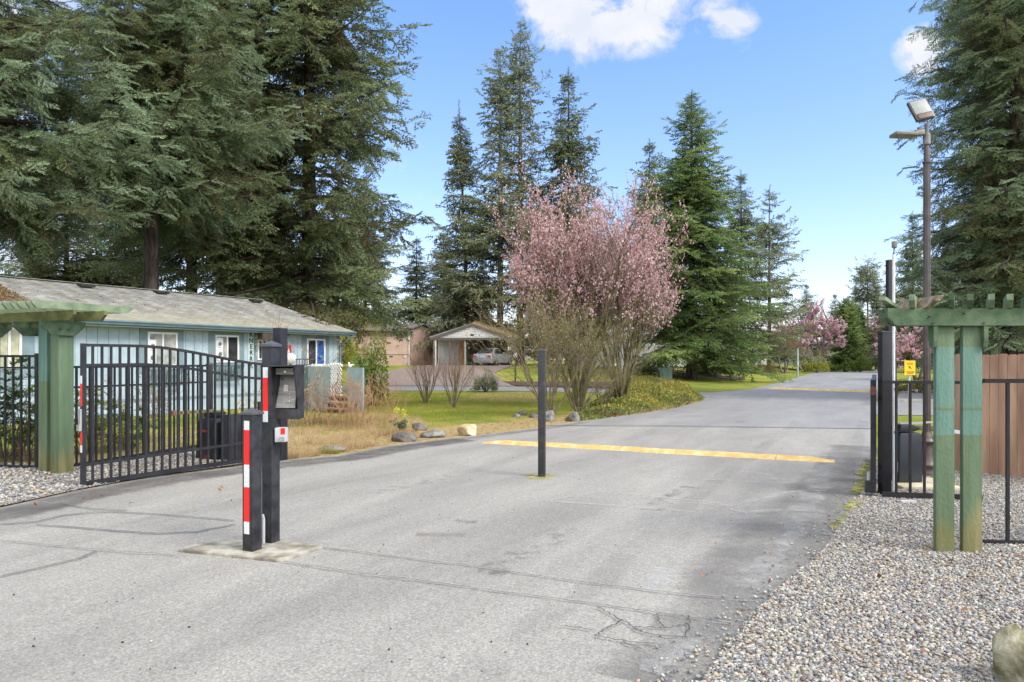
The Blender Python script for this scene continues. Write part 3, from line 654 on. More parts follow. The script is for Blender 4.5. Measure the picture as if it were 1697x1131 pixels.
# right operator box on its pad
p = Vector((A(1499, 0, 8.95).x, 8.95, 0)); t = empty('gate_opener', 'navy-black upright gate motor housing behind the right fence', 'gate motor', (p.x, p.y, .06), R(4))
b = MB().prism([(-.15, -.13, 0), (.15, -.13, 0), (.142, -.13, .56), (.125, -.13, .60), (-.125, -.13, .60), (-.142, -.13, .56)], (0, .27, 0)); b.build('housing', mat('navy_plastic', (.014, .018, .026), (.022, .028, .038), 6, .42), t, bevel=.012, smooth=True)
b = MB().prism([(-.13, -.11, .615), (.06, -.11, .615), (.125, -.11, .64), (.12, -.11, .675), (.04, -.11, .70), (-.11, -.11, .70)], (0, .2, 0)); b.build('lid', OPM, t, bevel=.01, smooth=True)
MB().bar((-.05, .02, .70), (.62, -.02, .735), .02, .022).build('arm', CHROME, t)
pad('concrete_pad', [Vector((p.x-.24, p.y-.42, 0)), Vector((p.x+.45, p.y-.46, 0)), Vector((p.x+.5, p.y+.25, 0)), Vector((p.x-.2, p.y+.25, 0))], .055, mat('pale_concrete', (.36, .32, .22), (.48, .44, .33), 5, .9, .4, 60), 'pale concrete slab under the right motor housing', 'concrete pad')
b = MB().box((A(1504, 0, 7.75).x, 7.75, .035), (.15, .05, .028)); tag(b.build('drain_cover', GALV, bevel=.004), 'small flat white metal bar lying on gravel before the right fence', 'metal bar')
# lamp post
LB = mat('lamp_brown', (.050, .036, .032), (.085, .064, .057), 9, .45, .2, 60, spec=.6)
D = 9.65; p = Vector((A(1536, 0, D).x, D, 0)); t = empty('lamp_post', 'tall brown fluted street lamp with ornate base and twin floodlight heads', 'street lamp', tuple(p))
bz = lambda y: zat(y, D)
MB().lathe([(.155, 0), (.155, .06), (.145, .075), (.145, .13), (.150, .14), (.150, .165), (.135, .18), (.118, .22), (.098, .29), (.085, .37), (.082, .42), (.095, .445), (.108, .46), (.108, .475), (.09, .495), (.078, .52), (.078, .535), (.062, .56), (.055, .60)], n=24, flute=.04).build('base', LB, t, smooth=True)
sh = [(.048, .58), (.044, bz(271))]; MB().lathe(sh, n=20, flute=.14).build('shaft', LB, t)
MB().lathe([(.055, bz(271)), (.055, bz(268)), (.04, bz(267)), (.036, bz(250)), (.030, bz(245)), (.030, bz(232))], n=16).build('collar', LB, t, smooth=True)
MB().lathe([(.046, bz(240)), (.048, bz(226)), (.04, bz(222)), (.026, bz(221)), (.026, bz(206))], n=16).build('top_fitting', mat('lamp_grey', (.12, .11, .11), (.2, .19, .19), 9, .5), t, smooth=True)
f_ = MB().box((0, 0, 0), (.34, .055, .30)); M3 = Matrix.Rotation(R(-24), 3, 'Y') @ Matrix.Rotation(R(-35), 3, 'X')
hc = A(1526, 183, D) - p + Vector((0, 0, 0)); LW = .27
def slab(c, dims, M3_, name, m_, par=t, bev=.012):
    b = MB().box(c, dims, M=M3_); return b.build(name, m_, par, bevel=bev, smooth=True)
M3 = Matrix.Rotation(R(-14), 3, 'Y') @ Matrix.Rotation(R(-22), 3, 'X')
hd = slab(hc, (.25, .05, .32), M3, 'flood_head', LB)
nrm_ = M3 @ Vector((0, -1, 0)); upv = M3 @ Vector((0, 0, 1))
lens = slab(hc + nrm_*.027 + upv*.035, (.215, .008, .21), M3, 'lens', mat('led_panel', (.16, .18, .18), (.27, .29, .29), 60, .45), None, .003); lens.parent = hd
slab(hc + nrm_*.032 - upv*.115, (.20, .006, .07), M3, 'driver_cover', mat('lamp_rust', (.07, .035, .03), (.12, .07, .06), 20, .5), None, .003).parent = hd
h2 = slab(A(1500, 223, D) - p + Vector((0, .03, 0)), (.30, .20, .045), Matrix.Rotation(R(2), 3, 'Y'), 'flood_head', mat('lamp_olive', (.12, .11, .09), (.18, .17, .14), 8, .5))
slab(A(1522, 221, D) - p, (.13, .10, .065), Matrix.Identity(3), 'arm_block', mat('lamp_grey', (.12,.11,.11)), t)
slab(A(1524, 214, D) - p, (.05, .05, .05), Matrix.Identity(3), 'photocell', mat('cell_grey', (.16, .15, .16)), t)
# ------------------------------------------------------------------ pergolas
def green_mat(name, zsplit, fresh=True, teal_lo=.62, teal_hi=1.60):
    """green stained timber with a teal repainted band and mossy foot; paint follows the post's own height"""
    m = bpy.data.materials.new(name); m.use_nodes = True; N, L = m.node_tree.nodes, m.node_tree.links; b = N['Principled BSDF']; b.inputs['Roughness'].default_value = .75
    tcn = N.new('ShaderNodeTexCoord'); s = N.new('ShaderNodeSeparateXYZ'); L.new(tcn.outputs['Object'], s.inputs[0])
    n = N.new('ShaderNodeTexNoise'); n.inputs['Scale'].default_value = 9; n.inputs['Detail'].default_value = 10; n.inputs['Roughness'].default_value = .7; mp = N.new('ShaderNodeMapping'); mp.inputs['Scale'].default_value = (1.6, 1.6, .14); L.new(tcn.outputs['Object'], mp.inputs[0]); L.new(mp.outputs[0], n.inputs['Vector'])
    r = N.new('ShaderNodeValToRGB'); e = r.color_ramp.elements; e[0].position = .3; e[0].color = (.062, .105, .055, 1); e[1].position = .7; e[1].color = (.125, .18, .10, 1); L.new(n.outputs[0], r.inputs[0])
    r2 = N.new('ShaderNodeValToRGB'); e = r2.color_ramp.elements; e[0].position = .3; e[0].color = (.06, .135, .105, 1); e[1].position = .7; e[1].color = (.125, .225, .185, 1); L.new(n.outputs[0], r2.inputs[0])
    def step(a, b_, out):
        k = N.new('ShaderNodeMapRange'); k.inputs[1].default_value = a; k.inputs[2].default_value = b_; L.new(out, k.inputs[0]); return k.outputs[0]
    jz = N.new('ShaderNodeMath'); jz.operation = 'MULTIPLY_ADD'; L.new(n.outputs[0], jz.inputs[0]); jz.inputs[1].default_value = .012; L.new(s.outputs[2], jz.inputs[2])
    up = step(teal_lo, teal_lo+.008, jz.outputs[0]); dn = step(teal_hi+.008, teal_hi, jz.outputs[0])
    mu = N.new('ShaderNodeMath'); mu.operation = 'MULTIPLY'; L.new(up, mu.inputs[0]); L.new(dn, mu.inputs[1])
    gap = step(1.175, 1.18, jz.outputs[0]); gap2 = step(1.155, 1.150, jz.outputs[0]); gm_ = N.new('ShaderNodeMath'); gm_.operation = 'MAXIMUM'; L.new(gap, gm_.inputs[0]); L.new(gap2, gm_.inputs[1])
    mu2 = N.new('ShaderNodeMath'); mu2.operation = 'MULTIPLY'; L.new(mu.outputs[0], mu2.inputs[0]); L.new(gm_.outputs[0], mu2.inputs[1])
    mx = N.new('ShaderNodeMix'); mx.data_type = 'RGBA'; L.new(mu2.outputs[0], mx.inputs[0]); L.new(r.outputs[0], mx.inputs[6]); L.new(r2.outputs[0], mx.inputs[7])
    n2 = N.new('ShaderNodeTexNoise'); n2.inputs['Scale'].default_value = 6; n2.inputs['Detail'].default_value = 8; L.new(mp.outputs[0], n2.inputs['Vector'])
    ms = N.new('ShaderNodeMath'); ms.operation = 'MULTIPLY_ADD'; L.new(n2.outputs[0], ms.inputs[0]); ms.inputs[1].default_value = .62; ms.inputs[2].default_value = 0
    df = N.new('ShaderNodeMath'); df.operation = 'SUBTRACT'; L.new(ms.outputs[0], df.inputs[0]); L.new(s.outputs[2], df.inputs[1])
    moss = step(-.06, .12, df.outputs[0]); mc = N.new('ShaderNodeMath'); mc.operation = 'MULTIPLY'; mc.inputs[1].default_value = .85; L.new(moss, mc.inputs[0])
    rm = N.new('ShaderNodeValToRGB'); e = rm.color_ramp.elements; e[0].position = .35; e[0].color = (.10, .11, .03, 1); e[1].position = .65; e[1].color = (.23, .20, .09, 1); L.new(n2.outputs[0], rm.inputs[0])
    mx2 = N.new('ShaderNodeMix'); mx2.data_type = 'RGBA'; L.new(mc.outputs[0], mx2.inputs[0]); L.new(mx.outputs[2], mx2.inputs[6]); L.new(rm.outputs[0], mx2.inputs[7]); L.new(mx2.outputs[2], b.inputs['Base Color'])
    # rows of pressure-treatment incisions and grain
    w = N.new('ShaderNodeTexNoise'); w.inputs['Scale'].default_value = 60; mp2 = N.new('ShaderNodeMapping'); mp2.inputs['Scale'].default_value = (1, 1, .12); L.new(tcn.outputs['Object'], mp2.inputs[0]); L.new(mp2.outputs[0], w.inputs['Vector'])
    v = N.new('ShaderNodeTexVoronoi'); v.inputs['Scale'].default_value = 55; mp3 = N.new('ShaderNodeMapping'); mp3.inputs['Scale'].default_value = (1, 1, .5); L.new(tcn.outputs['Object'], mp3.inputs[0]); L.new(mp3.outputs[0], v.inputs['Vector'])
    ad = N.new('ShaderNodeMath'); ad.operation = 'ADD'; L.new(w.outputs[0], ad.inputs[0]); L.new(v.outputs['Distance'], ad.inputs[1])
    bp = N.new('ShaderNodeBump'); bp.inputs['Strength'].default_value = .5; bp.inputs['Distance'].default_value = .004; L.new(ad.outputs[0], bp.inputs['Height']); L.new(bp.outputs[0], b.inputs['Normal'])
    return m
PM_R = green_mat('pergola_post_green', 0, teal_lo=.955, teal_hi=1.655)
PM_L = green_mat('pergola_post_green_left', 0, teal_lo=1.26, teal_hi=2.6)
PM_LL = green_mat('pergola_post_light', 0, teal_lo=9, teal_hi=9.9)
GRN = mat('pergola_green', (.045, .085, .042), (.095, .145, .078), 9, .8, .5, 50, detail=9)
GRNL = mat('pergola_green_pale_lit', (.11, .165, .09), (.21, .26, .16), 9, .8, .5, 50, detail=9)  # paler copy of the green, with light on the rafter sides put into it
GRNB = mat('pergola_green_grimy', (.085, .085, .03), (.15, .175, .06), 5, .85, .4, 50, detail=8)
ROT = mat('rotten_wood', (.12, .085, .055), (.30, .25, .19), 18, .9, .8, 60, detail=8, stretch=(1, 1, 1))
BOLT = mat('bolt_dark', (.02, .02, .02), rough=.5)
# right pergola
D = 5.76; t = empty('pergola', 'green timber pergola with twin posts and bare rafters at the right edge', 'pergola', tuple(Vector((A(1587, 0, D).x, D, 0))))
def loc(v): return Vector(v) - t.location
for x in (1564, 1609):
    w = .146 if x == 1564 else .152
    c = loc(A(x, 0, D+.022)); b = MB().box((c.x, c.y, zat(536, D)/2), (w, .045, zat(536, D))); b.build('post', PM_R, t, bevel=.005, smooth=True)
zt_, zb_ = zat(512, D), zat(540.5, D)
x0, x1, x2 = loc(A(1466, 0, D)).x, loc(A(1481, 0, D)).x, loc(A(2000, 0, D)).x
for y in (-.045, .05):
    b = MB().prism([(x0, y, zt_), (x0, y, zt_-.075), (x1, y, zb_), (x2, y, zb_), (x2, y, zt_)], (0, .042, 0)); b.build('beam', GRN, t, bevel=.003)
for x in (1546, 1629):
    xx = loc(A(x, 0, D)).x; b = MB().prism([(xx-.017, -.04, zb_-.004), (xx-.017, .04, zb_-.004), (xx-.017, .04, zb_-.1), (xx-.017, .02, zb_-.17), (xx-.017, -.03, zb_-.17), (xx-.017, -.04, zb_-.12)], (.036, 0, 0)); b.build('corbel', GRN, t, bevel=.003)
rf = Vector((.53, .85, 0)).normalized()
def rafter(px, top, w, m_, rot=0, ln_=.62, z0=None, dirv=rf, tilt=0):
    c = loc(A(px, 0, D-.12)); zz = zt_ + .003 if z0 is None else z0; h_ = zat(top, D-.12)-zt_
    s = Vector((dirv.y, -dirv.x, 0))*w; a_ = Vector((c.x, c.y, zz)); sh = s.normalized()*tilt
    b = MB().prism([a_-s/2+dirv*.07, a_-s/2+dirv*ln_, a_-s/2+dirv*ln_+sh+Z*h_, a_-s/2+sh+Z*h_, a_-s/2+sh*.5+Z*h_*.55], s); return b.build('rafter', m_, t, bevel=.002)
rafter(1511, 489, .042, GRNL); rafter(1576, 488, .042, GRN); rafter(1608, 488, .042, GRN); rafter(1643, 488, .044, GRNL); rafter(1674, 488, .044, GRNL); rafter(1706, 488, .044, GRN); rafter(1740, 488, .044, GRN)  # rafters with lit sides get the paler green, the others the plain one
rafter(1545, 490, .045, ROT, tilt=.07, dirv=Vector((.05, 1, 0)).normalized())
a_ = A(1462, 495, D-.1)-t.location; b_ = A(1485, 511, D+.15)-t.location; MB().bar(a_, b_, .05, .03).build('broken_rafter', GRNL, t)
for px, py in ((1546, 536), (1630, 536), (1598, 520), (1540, 525)):
    c = loc(A(px, py, D-.05)); b = MB().lathe([(.008, 0), (.008, .006)], n=8); b.v = [c + Vector((v.x, -v.z, v.y)) for v in b.v]; b.build('bolt', BOLT, t)
bb = MB().bar(loc(A(1579, 715, D+.3)), loc(A(1594, 717, D+.3)), .02, .03); bb.build('conduit', mat('pole_white', (.6,.6,.6)), t)
# left pergola
c0 = Vector((-6.03, 9.80, 0)); ang = math.atan2(NV.y, NV.x)
t = empty('pergola', 'green timber pergola with stacked rafters at the left edge before the blue house', 'pergola', tuple(c0), ang)
# local x = across the road to the right, y = along the road away
for i, x in enumerate((0, -.30, -1.75, -2.05)):
    b = MB().box((x-.095, .0, 1.05), (.19, .17 if i % 2 else .205, 2.1)); b.build('post', PM_LL if i == 0 else PM_L, t, bevel=.005, smooth=True)
for y, xe in ((-.145, .42), (.145, .62)):
    b = MB().prism([(xe, y-.02, 2.205), (xe, y-.02, 2.15), (xe-.09, y-.02, 2.075), (-5, y-.02, 2.075), (-5, y-.02, 2.205)], (0, .04, 0)); b.build('beam', GRNB, t, bevel=.003)
for x in (.0, -.62, -1.75, -2.37):
    b = MB().prism([(x+.004, -.36, 2.07), (x+.004, .24, 2.07), (x+.004, .24, 2.01), (x+.004, .10, 1.88), (x+.004, -.22, 1.88), (x+.004, -.36, 2.01)], (.04, 0, 0)); b.build('corbel', GRN, t, bevel=.003)
for j, y in enumerate((-.11, .0)):
    b = MB().lathe([(.012, 0), (.012, .01)], n=8); b.v = [Vector((.046+v.z, y+v.x, 1.96+v.y)) for v in b.v]; b.build('bolt', BOLT, t)
for i in range(22):
    x = .36 - i*.165; y0 = -.66+random.uniform(-.015, .015)
    b = MB().prism([(x, y0, 2.30), (x, y0, 2.27), (x, y0+.05, 2.206), (x, .62, 2.206), (x, .70, 2.27), (x, .70, 2.30)], (.04, 0, 0)); b.build('rafter', GRNL, t)
# cedar fence on the right
CED = mat('cedar_board', (.20, .115, .072), (.44, .285, .19), 5, .85, .5, 40, detail=9, stretch=(1, 1, .12), c3=(.31, .185, .12))
D0 = 10.0; c0 = Vector((A(1582, 0, D0).x, D0, 0)); c1 = Vector((A(1760, 0, 9.1).x, 9.1, 0)); dd = (c1-c0); Lf = dd.length
t = empty('cedar_fence', 'reddish brown cedar board fence behind the right pergola', 'fence', tuple(c0), math.atan2(dd.y, dd.x))
bw = .104; n = int(3.6/bw)
for i in range(n):
    h_ = 1.63+random.uniform(-.012, .012); b = MB().prism([(i*bw+.0025, 0, .02), (i*bw+bw-.0025, 0, .02), (i*bw+bw-.0025, 0, h_-.02), (i*bw+bw-.02, 0, h_), (i*bw+.02, 0, h_), (i*bw+.0025, 0, h_-.02)], (0, .018+random.uniform(-.004, .004), 0))
    o = b.build('fence_board', CED, t)
for z in (.4, 1.35): MB().box((1.8, .05, z), (3.6, .04, .09)).build('fence_rail', CED, t)
# yellow sign
p = Vector((A(1507, 0, 17.2).x, 17.2, 0)); t = empty('warning_sign', 'small yellow warning sign on a thin post beyond the right fence', 'sign', tuple(p), R(-6))
MB().box((0, 0, zat(604, 17.2)/2), (.045, .03, zat(604, 17.2))).build('post', mat('sign_post', (.40, .42, .36), (.5, .5, .45), 9, .6), t)
MB().box((0, -.014, .42), (.05, .035, .30)).build('yellow_sleeve', mat('sign_yellow', (.85, .52, .01), rough=.5), t)
bd = MB().box((0, -.028, zat(610, 17.2)), (.245, .006, .345)).build('sign_board', mat('sign_yellow', (.85, .52, .01)), t, bevel=.002)
inkm = mat('sign_ink', (.16, .08, .01)); zz = zat(610, 17.2)
def sgn(b, nm='sign_mark'): o = b.build(nm, inkm); o.parent = bd
for dz, w in ((.115, .15), (.085, .11), (-.08, .17), (-.11, .15), (-.135, .12)):
    b = MB(); x = -w/2
    while x < w/2: k_ = random.uniform(.01, .022); b.box((x+k_/2, -.032, zz+dz), (k_, .003, .017)); x += k_+.008
    sgn(b, 'sign_lettering')
b = MB(); b.bar((-.03, -.032, zz+.045), (.012, -.032, zz+.005), .003, .025); b.bar((.0, -.032, zz+.02), (.035, -.032, zz-.03), .003, .018); b.bar((.0, -.032, zz+.015), (-.03, -.032, zz-.02), .003, .014); sgn(b, 'walking_figure')
# ------------------------------------------------------------------ blue house
SIDING = mat('siding_blue', (.30, .385, .425), (.365, .455, .495), 3, .75, .15, 30, detail=8)
SIDTR = mat('trim_teal', (.15, .21, .235), (.19, .255, .28), 5, .7)
FASC = mat('gutter_blue', (.11, .18, .22), (.16, .235, .28), 3, .45)
WFR = mat('window_white', (.74, .74, .72), (.8, .8, .79), 5, .4)
def glass(name, c, c2=None, sc=3): return mat(name, c, c2, sc, .08, spec=.6)
GL_D = glass('glass_dark', (.02, .022, .025), (.06, .06, .065)); GL_P = glass('glass_pale', (.16, .20, .20), (.42, .40, .36), 4); GL_B = glass('glass_blue', (.01, .03, .16), (.06, .20, .50), 9); GL_Y = glass('glass_curtain', (.25, .28, .20), (.46, .44, .30), 5)
def shingle_mat(name, cols, moss=.5, bw=.9, rh=.14, rot=0):
    m = bpy.data.materials.new(name); m.use_nodes = True; N, L = m.node_tree.nodes, m.node_tree.links; b = N['Principled BSDF']; b.inputs['Roughness'].default_value = .95; b.inputs['Specular IOR Level'].default_value = .15
    tcn = N.new('ShaderNodeTexCoord'); br = N.new('ShaderNodeTexBrick'); L.new(tcn.outputs['Object'], br.inputs['Vector'])
    br.inputs['Scale'].default_value = 1; br.inputs['Brick Width'].default_value = .30; br.inputs['Row Height'].default_value = rh; br.inputs['Mortar Size'].default_value = .007; br.inputs['Bias'].default_value = 0; br.inputs['Color1'].default_value = (*cols[0], 1); br.inputs['Color2'].default_value = (*cols[1], 1); br.inputs['Mortar'].default_value = (*[c*.45 for c in cols[0]], 1)
    def noise(s, d=7, st=(1, 1, 1)):
        mp = N.new('ShaderNodeMapping'); mp.inputs['Scale'].default_value = st; L.new(tcn.outputs['Object'], mp.inputs[0]); n = N.new('ShaderNodeTexNoise'); n.inputs['Scale'].default_value = s; n.inputs['Detail'].default_value = d; n.inputs['Roughness'].default_value = .65; L.new(mp.outputs[0], n.inputs['Vector']); return n.outputs[0]
    r = N.new('ShaderNodeValToRGB'); e = r.color_ramp.elements; e[0].position = .3; e[0].color = (.62, .62, .60, 1); e[1].position = .72; e[1].color = (1.3, 1.28, 1.22, 1); L.new(noise(2.2, 8, (1, .35, 1)), r.inputs[0])
    mm = N.new('ShaderNodeMix'); mm.data_type = 'RGBA'; mm.blend_type = 'MULTIPLY'; mm.inputs[0].default_value = 1; L.new(br.outputs[0], mm.inputs[6]); L.new(r.outputs[0], mm.inputs[7])
    r2 = N.new('ShaderNodeMapRange'); r2.inputs[1].default_value = .585; r2.inputs[2].default_value = .65; r2.inputs[4].default_value = .85; L.new(noise(5.5, 5), r2.inputs[0])
    m2 = N.new('ShaderNodeMix'); m2.data_type = 'RGBA'; L.new(r2.outputs[0], m2.inputs[0]); L.new(mm.outputs[2], m2.inputs[6]); m2.inputs[7].default_value = (.20, .18, .04, 1)
    sx = N.new('ShaderNodeSeparateXYZ'); L.new(tcn.outputs['Object'], sx.inputs[0])
    a2 = N.new('ShaderNodeMapRange'); a2.inputs[1].default_value = -1.2; a2.inputs[2].default_value = .5; a2.inputs[3].default_value = 0; a2.inputs[4].default_value = moss; L.new(sx.outputs[1], a2.inputs[0])
    m3 = N.new('ShaderNodeMix'); m3.data_type = 'RGBA'; L.new(a2.outputs[0], m3.inputs[0]); L.new(m2.outputs[2], m3.inputs[6]); m3.inputs[7].default_value = (.29, .27, .18, 1)
    L.new(m3.outputs[2], b.inputs['Base Color'])
    bp = N.new('ShaderNodeBump'); bp.inputs['Strength'].default_value = .6; bp.inputs['Distance'].default_value = .01; L.new(br.outputs['Fac'], bp.inputs['Height']); bp.invert = True; L.new(bp.outputs[0], b.inputs['Normal'])
    MATS[name] = m; return m
ROOF = shingle_mat('roof_shingle', ((.20, .198, .19), (.30, .296, .283)), .55)
hu = Vector((-.5, -.866, 0)); hn = Vector((.866, -.5, 0)); hc0 = Vector((-6.49, 27.07, 0))
bh = empty('blue_house', 'long single-storey pale blue house with mossy grey shingle roof on the left', 'house', tuple(hc0), math.atan2(hu.y, hu.x))
LEN, DEP, EZ, RZ = 18.6, 7.1, 2.62, 3.90
def hs(px, off=0):   # wall coordinate seen at a given column
    k = (px-CX)/F; bx, by = hc0.x+hn.x*off, hc0.y+hn.y*off
    return (bx-k*by)/(-hu.x + k*hu.y)
def hz(px, py):
    s = hs(px); Y = hc0.y + hu.y*s; return H + (HY-py)/F*Y
# walls: core plus front boards
b = MB().box((LEN/2, -DEP/2, 1.28), (LEN, DEP, 2.56)); b.build('wall', SIDING, bh)
b = MB(); x = .004
while x < LEN-.2:
    wd = .29; b.box((x+wd/2, .010, 1.50), (wd-.012, .018, 2.12)); x += wd+.002
b.build('front_siding', SIDING, bh)
b = MB(); x = .004
while x < LEN-.2:
    b.box((x+.145, .008, .20), (.278, .014, .40)); x += .292
b.build('skirting', SIDING, bh)
MB().box((LEN/2, .014, .43), (LEN+.02, .028, .09)).build('belt_trim', SIDTR, bh)
MB().box((.02, .016, 1.4), (.12, .032, 2.36)).build('corner_trim', SIDTR, bh)
# roof: front slope, back slope, steep end
xo, xi, yo, yr, yb2, th = -.38, .47, .45, -3.55, -7.6, .07
P_ = [(xo, yo, EZ), (LEN, yo, EZ), (LEN, yr, RZ), (xi, yr, RZ), (xo, yb2, EZ), (LEN, yb2, EZ)]
vs = P_ + [(a, b_, c-th) for a, b_, c in P_]
MB().add(vs, [(0,1,2,3), (3,2,5,4), (0,3,4), (6,9,8,7), (9,10,11,8), (6,10,9), (0,6,7,1), (4,5,11,10), (0,4,10,6), (1,7,8,2), (2,8,11,5)]).build('roof', ROOF, bh)
rf_ = [c for c in children(bh) if c.name.startswith('roof')][0]
cap = MB()
for i in range(60): cap.bar((xi+i*.30, yr, RZ+.012), (xi+i*.30+.33, yr, RZ+.02), .22, .014)
o = cap.build('ridge_cap', mat('ridge_shingle', (.22, .21, .19), (.33, .32, .29), 7, .9), None); o.parent = rf_
def on_roof(px, py):
    """point of the front slope seen at a pixel"""
    dirv = Vector(((px-CX)/F, 1, (HY-py)/F)); o0 = Vector((0, 0, H)); inv = pmat(bh).inverted(); a = inv @ o0; d_ = (inv.to_3x3() @ dirv)
    nrm = Vector((0, RZ-EZ, yo-yr)).normalized(); t_ = (Vector((0, yo, EZ)) - a).dot(nrm)/d_.dot(nrm); return a + d_*t_
VENT = mat('roof_vent_black', (.015, .014, .013), (.04, .037, .03), 8, .7)
slope = math.atan2(RZ-EZ, yo-yr)
for px, py in ((140, 476), (265, 486.5), (422, 501)):
    c = on_roof(px, py); M_ = Matrix.Rotation(-slope, 3, 'X')
    b = MB().box(c + Vector((0, 0, .03)), (.30, .34, .06), M=M_); b.box(c + Vector((.0, .16, .035)), (.44, .10, .07), M=M_); o = b.build('roof_vent', VENT, None, bevel=.012, smooth=True); o.parent = rf_
# gutter, fascia, downspout
MB().box((LEN/2+xo/2, yo-.035, EZ-.105), (LEN-xo, .03, .15)).build('fascia', FASC, bh)
gb = MB().prism([(xo-.02, yo-.018, EZ-.02), (xo-.02, yo-.018, EZ-.13), (xo-.02, yo+.06, EZ-.13), (xo-.02, yo+.075, EZ-.09), (xo-.02, yo+.115, EZ-.05), (xo-.02, yo+.115, EZ-.018)], (LEN-xo, 0, 0)); g_ = gb.build('gutter', FASC, bh)
o = MB().tube([(xo+.12, yo+.03, EZ-.12), (xo+.12, yo+.03, EZ-.20), (-.03, .07, EZ-.52), (-.03, .05, .2), (-.03, .14, .1)], .04, 6).build('downspout', FASC, None); o.parent = g_
MB().box((LEN/2, .24, EZ-.17), (LEN-xo, .42, .02)).build('soffit', mat('soffit', (.30, .34, .34), rough=.8), bh)
def hwindow(pxl, pxr, pyt, pyb, panes, trim=(.22, .16), split=.5, bars=0):
    s0, s1 = hs(pxr), hs(pxl); zt1 = (hz(pxl, pyt)+hz(pxr, pyt))/2; zb1 = (hz(pxl, pyb)+hz(pxr, pyb))/2; w = s1-s0; c = (s0+s1)/2; zc = (zt1+zb1)/2; h_ = zt1-zb1
    tb = MB(); tb.box((s0-trim[0]/2, .030, zc-.05), (trim[0], .02, h_+.28)); tb.box((s1+trim[0]/2, .030, zc-.05), (trim[0], .02, h_+.28)); tb.box((c, .032, zt1+trim[1]/2), (w+.10, .024, trim[1])); tb.box((c, .030, zb1-.28), (w, .02, .56)); tb.build('window_trim', SIDTR, bh)
    f = MB(); fw = .055
    for x, ww, z, hh in ((s0+fw/2, fw, zc, h_), (s1-fw/2, fw, zc, h_), (c, w-2*fw, zt1-fw/2, fw), (c, w-2*fw, zb1+fw/2, fw), (s0+w*split, fw*.9, zc, h_-2*fw)): f.box((x, .045, z), (ww, .05, hh))
    fo = f.build('window', WFR, bh)
    # local +x runs toward the viewer: pane 0 is the one at higher px
    for (a, b_), m_ in zip(((s0+fw, s0+w*split-fw/2), (s0+w*split+fw/2, s1-fw)), panes):
        o = MB().box(((a+b_)/2, .040, zc), (b_-a, .012, h_-2*fw)).build('pane', m_, None); o.parent = fo
    return fo, s0, s1, zb1, zt1
w1 = hwindow(243, 292, 551, 608, (GL_P, GL_P)); w2 = hwindow(355, 394, 556, 601, (GL_D, GL_P)); w3 = hwindow(425, 441, 563, 597, (GL_D, GL_D), trim=(.12, .1), split=.5); w4 = hwindow(507, 537, 562, 606.5, (GL_B, GL_D)); w0 = hwindow(-8, 34, 543, 612, (GL_Y, GL_Y), trim=(.30, .12))
# ring shapes on the sill of two windows
ring = mat('white_ornament', (.62, .62, .62), (.7, .7, .7), 5, .6)
def torus(c, R0, r, n=16, k=6):
    vs, fs = [], []
    for i in range(n):
        a = 2*math.pi*i/n
        for j in range(k):
            q = 2*math.pi*j/k; vs.append((c[0]+(R0+r*math.cos(q))*math.cos(a), c[1]+r*math.sin(q), c[2]+(R0+r*math.cos(q))*math.sin(a)))
    for i in range(n):
        for j in range(k): fs.append((i*k+j, i*k+(j+1) % k, ((i+1) % n)*k+(j+1) % k, ((i+1) % n)*k+j))
    return MB().add(vs, fs)
for w_, pxs in ((w2, 361), (w1, 249)):
    fo, s0, s1, zb1, zt1 = w_; xx = hs(pxs)
    t = empty('twin_fan', ('white double fan in the window farther from the left pergola' if pxs == 361 else 'white double fan in the window nearest the left pergola'), 'fan', tuple(pmat(bh) @ Vector((xx, .075, zb1+.05))), bh.rotation_euler[2], 'window fans of the blue house')
    MB().box((0, 0, .36), (.26, .04, .72)).build('fan_case', ring, t, bevel=.02)
    for z in (.20, .52): torus((0, .028, z), .095, .018).build('fan_ring', ring, t); MB().lathe([(.06, -.002), (.06, .002)], n=14).build('hub', mat('fan_dark', (.12, .12, .13)), t).location = (0, .03, z); [c for c in children(t)][-1].rotation_euler = (R(90), 0, 0)
# window boxes behind the gate (dark teal rail)
for w_ in (w1, w2):
    fo, s0, s1, zb1, zt1 = w_; b = MB(); b.box(((s0+s1)/2, .25, zb1-.10), (s1-s0+.1, .03, .05)); b.box(((s0+s1)/2, .25, zb1-.52), (s1-s0+.1, .03, .05))
    for i in range(9): b.box((s0+(s1-s0)*i/8, .25, zb1-.31), (.03, .03, .42))
    for s_ in (s0, s1): b.box((s_, .13, zb1-.52), (.04, .24, .04)); b.box((s_, .13, zb1-.10), (.04, .24, .04))
    b.build('window_box', mat('planter_teal', (.05, .10, .10), (.09, .15, .15), 6, .7), bh)
# house number and vertical letters
def text_obj(name, s, size, m_, parent, loc_, rot=(R(90), 0, 0), ext=.006, vertical=False, bold=False):
    cu = bpy.data.curves.new(name, 'FONT'); cu.body = s; cu.size = size; cu.extrude = ext; cu.align_x = 'CENTER'; cu.align_y = 'CENTER'
    if vertical: cu.space_line = .92
    if bold: cu.offset = size*.02
    o = bpy.data.objects.new(name, cu); COL.objects.link(o); dg = bpy.context.evaluated_depsgraph_get(); me = bpy.data.meshes.new_from_object(o.evaluated_get(dg)); bpy.data.objects.remove(o)
    me.materials.clear(); me.materials.append(m_); o = bpy.data.objects.new(name, me); COL.objects.link(o); o.parent = parent; o.location = loc_; o.rotation_euler = rot; return o
sx_ = hs(423.5); o = MB().box((sx_, .032, 1.98), (.20, .02, .95)).build('number_board', SIDTR, bh)
n_ = text_obj('house_number', '8\n2\n1\n1', .20, mat('number_pale', (.55, .62, .60), rough=.5), bh, (sx_, .045, 2.02), rot=(R(90), 0, R(180)), vertical=True)
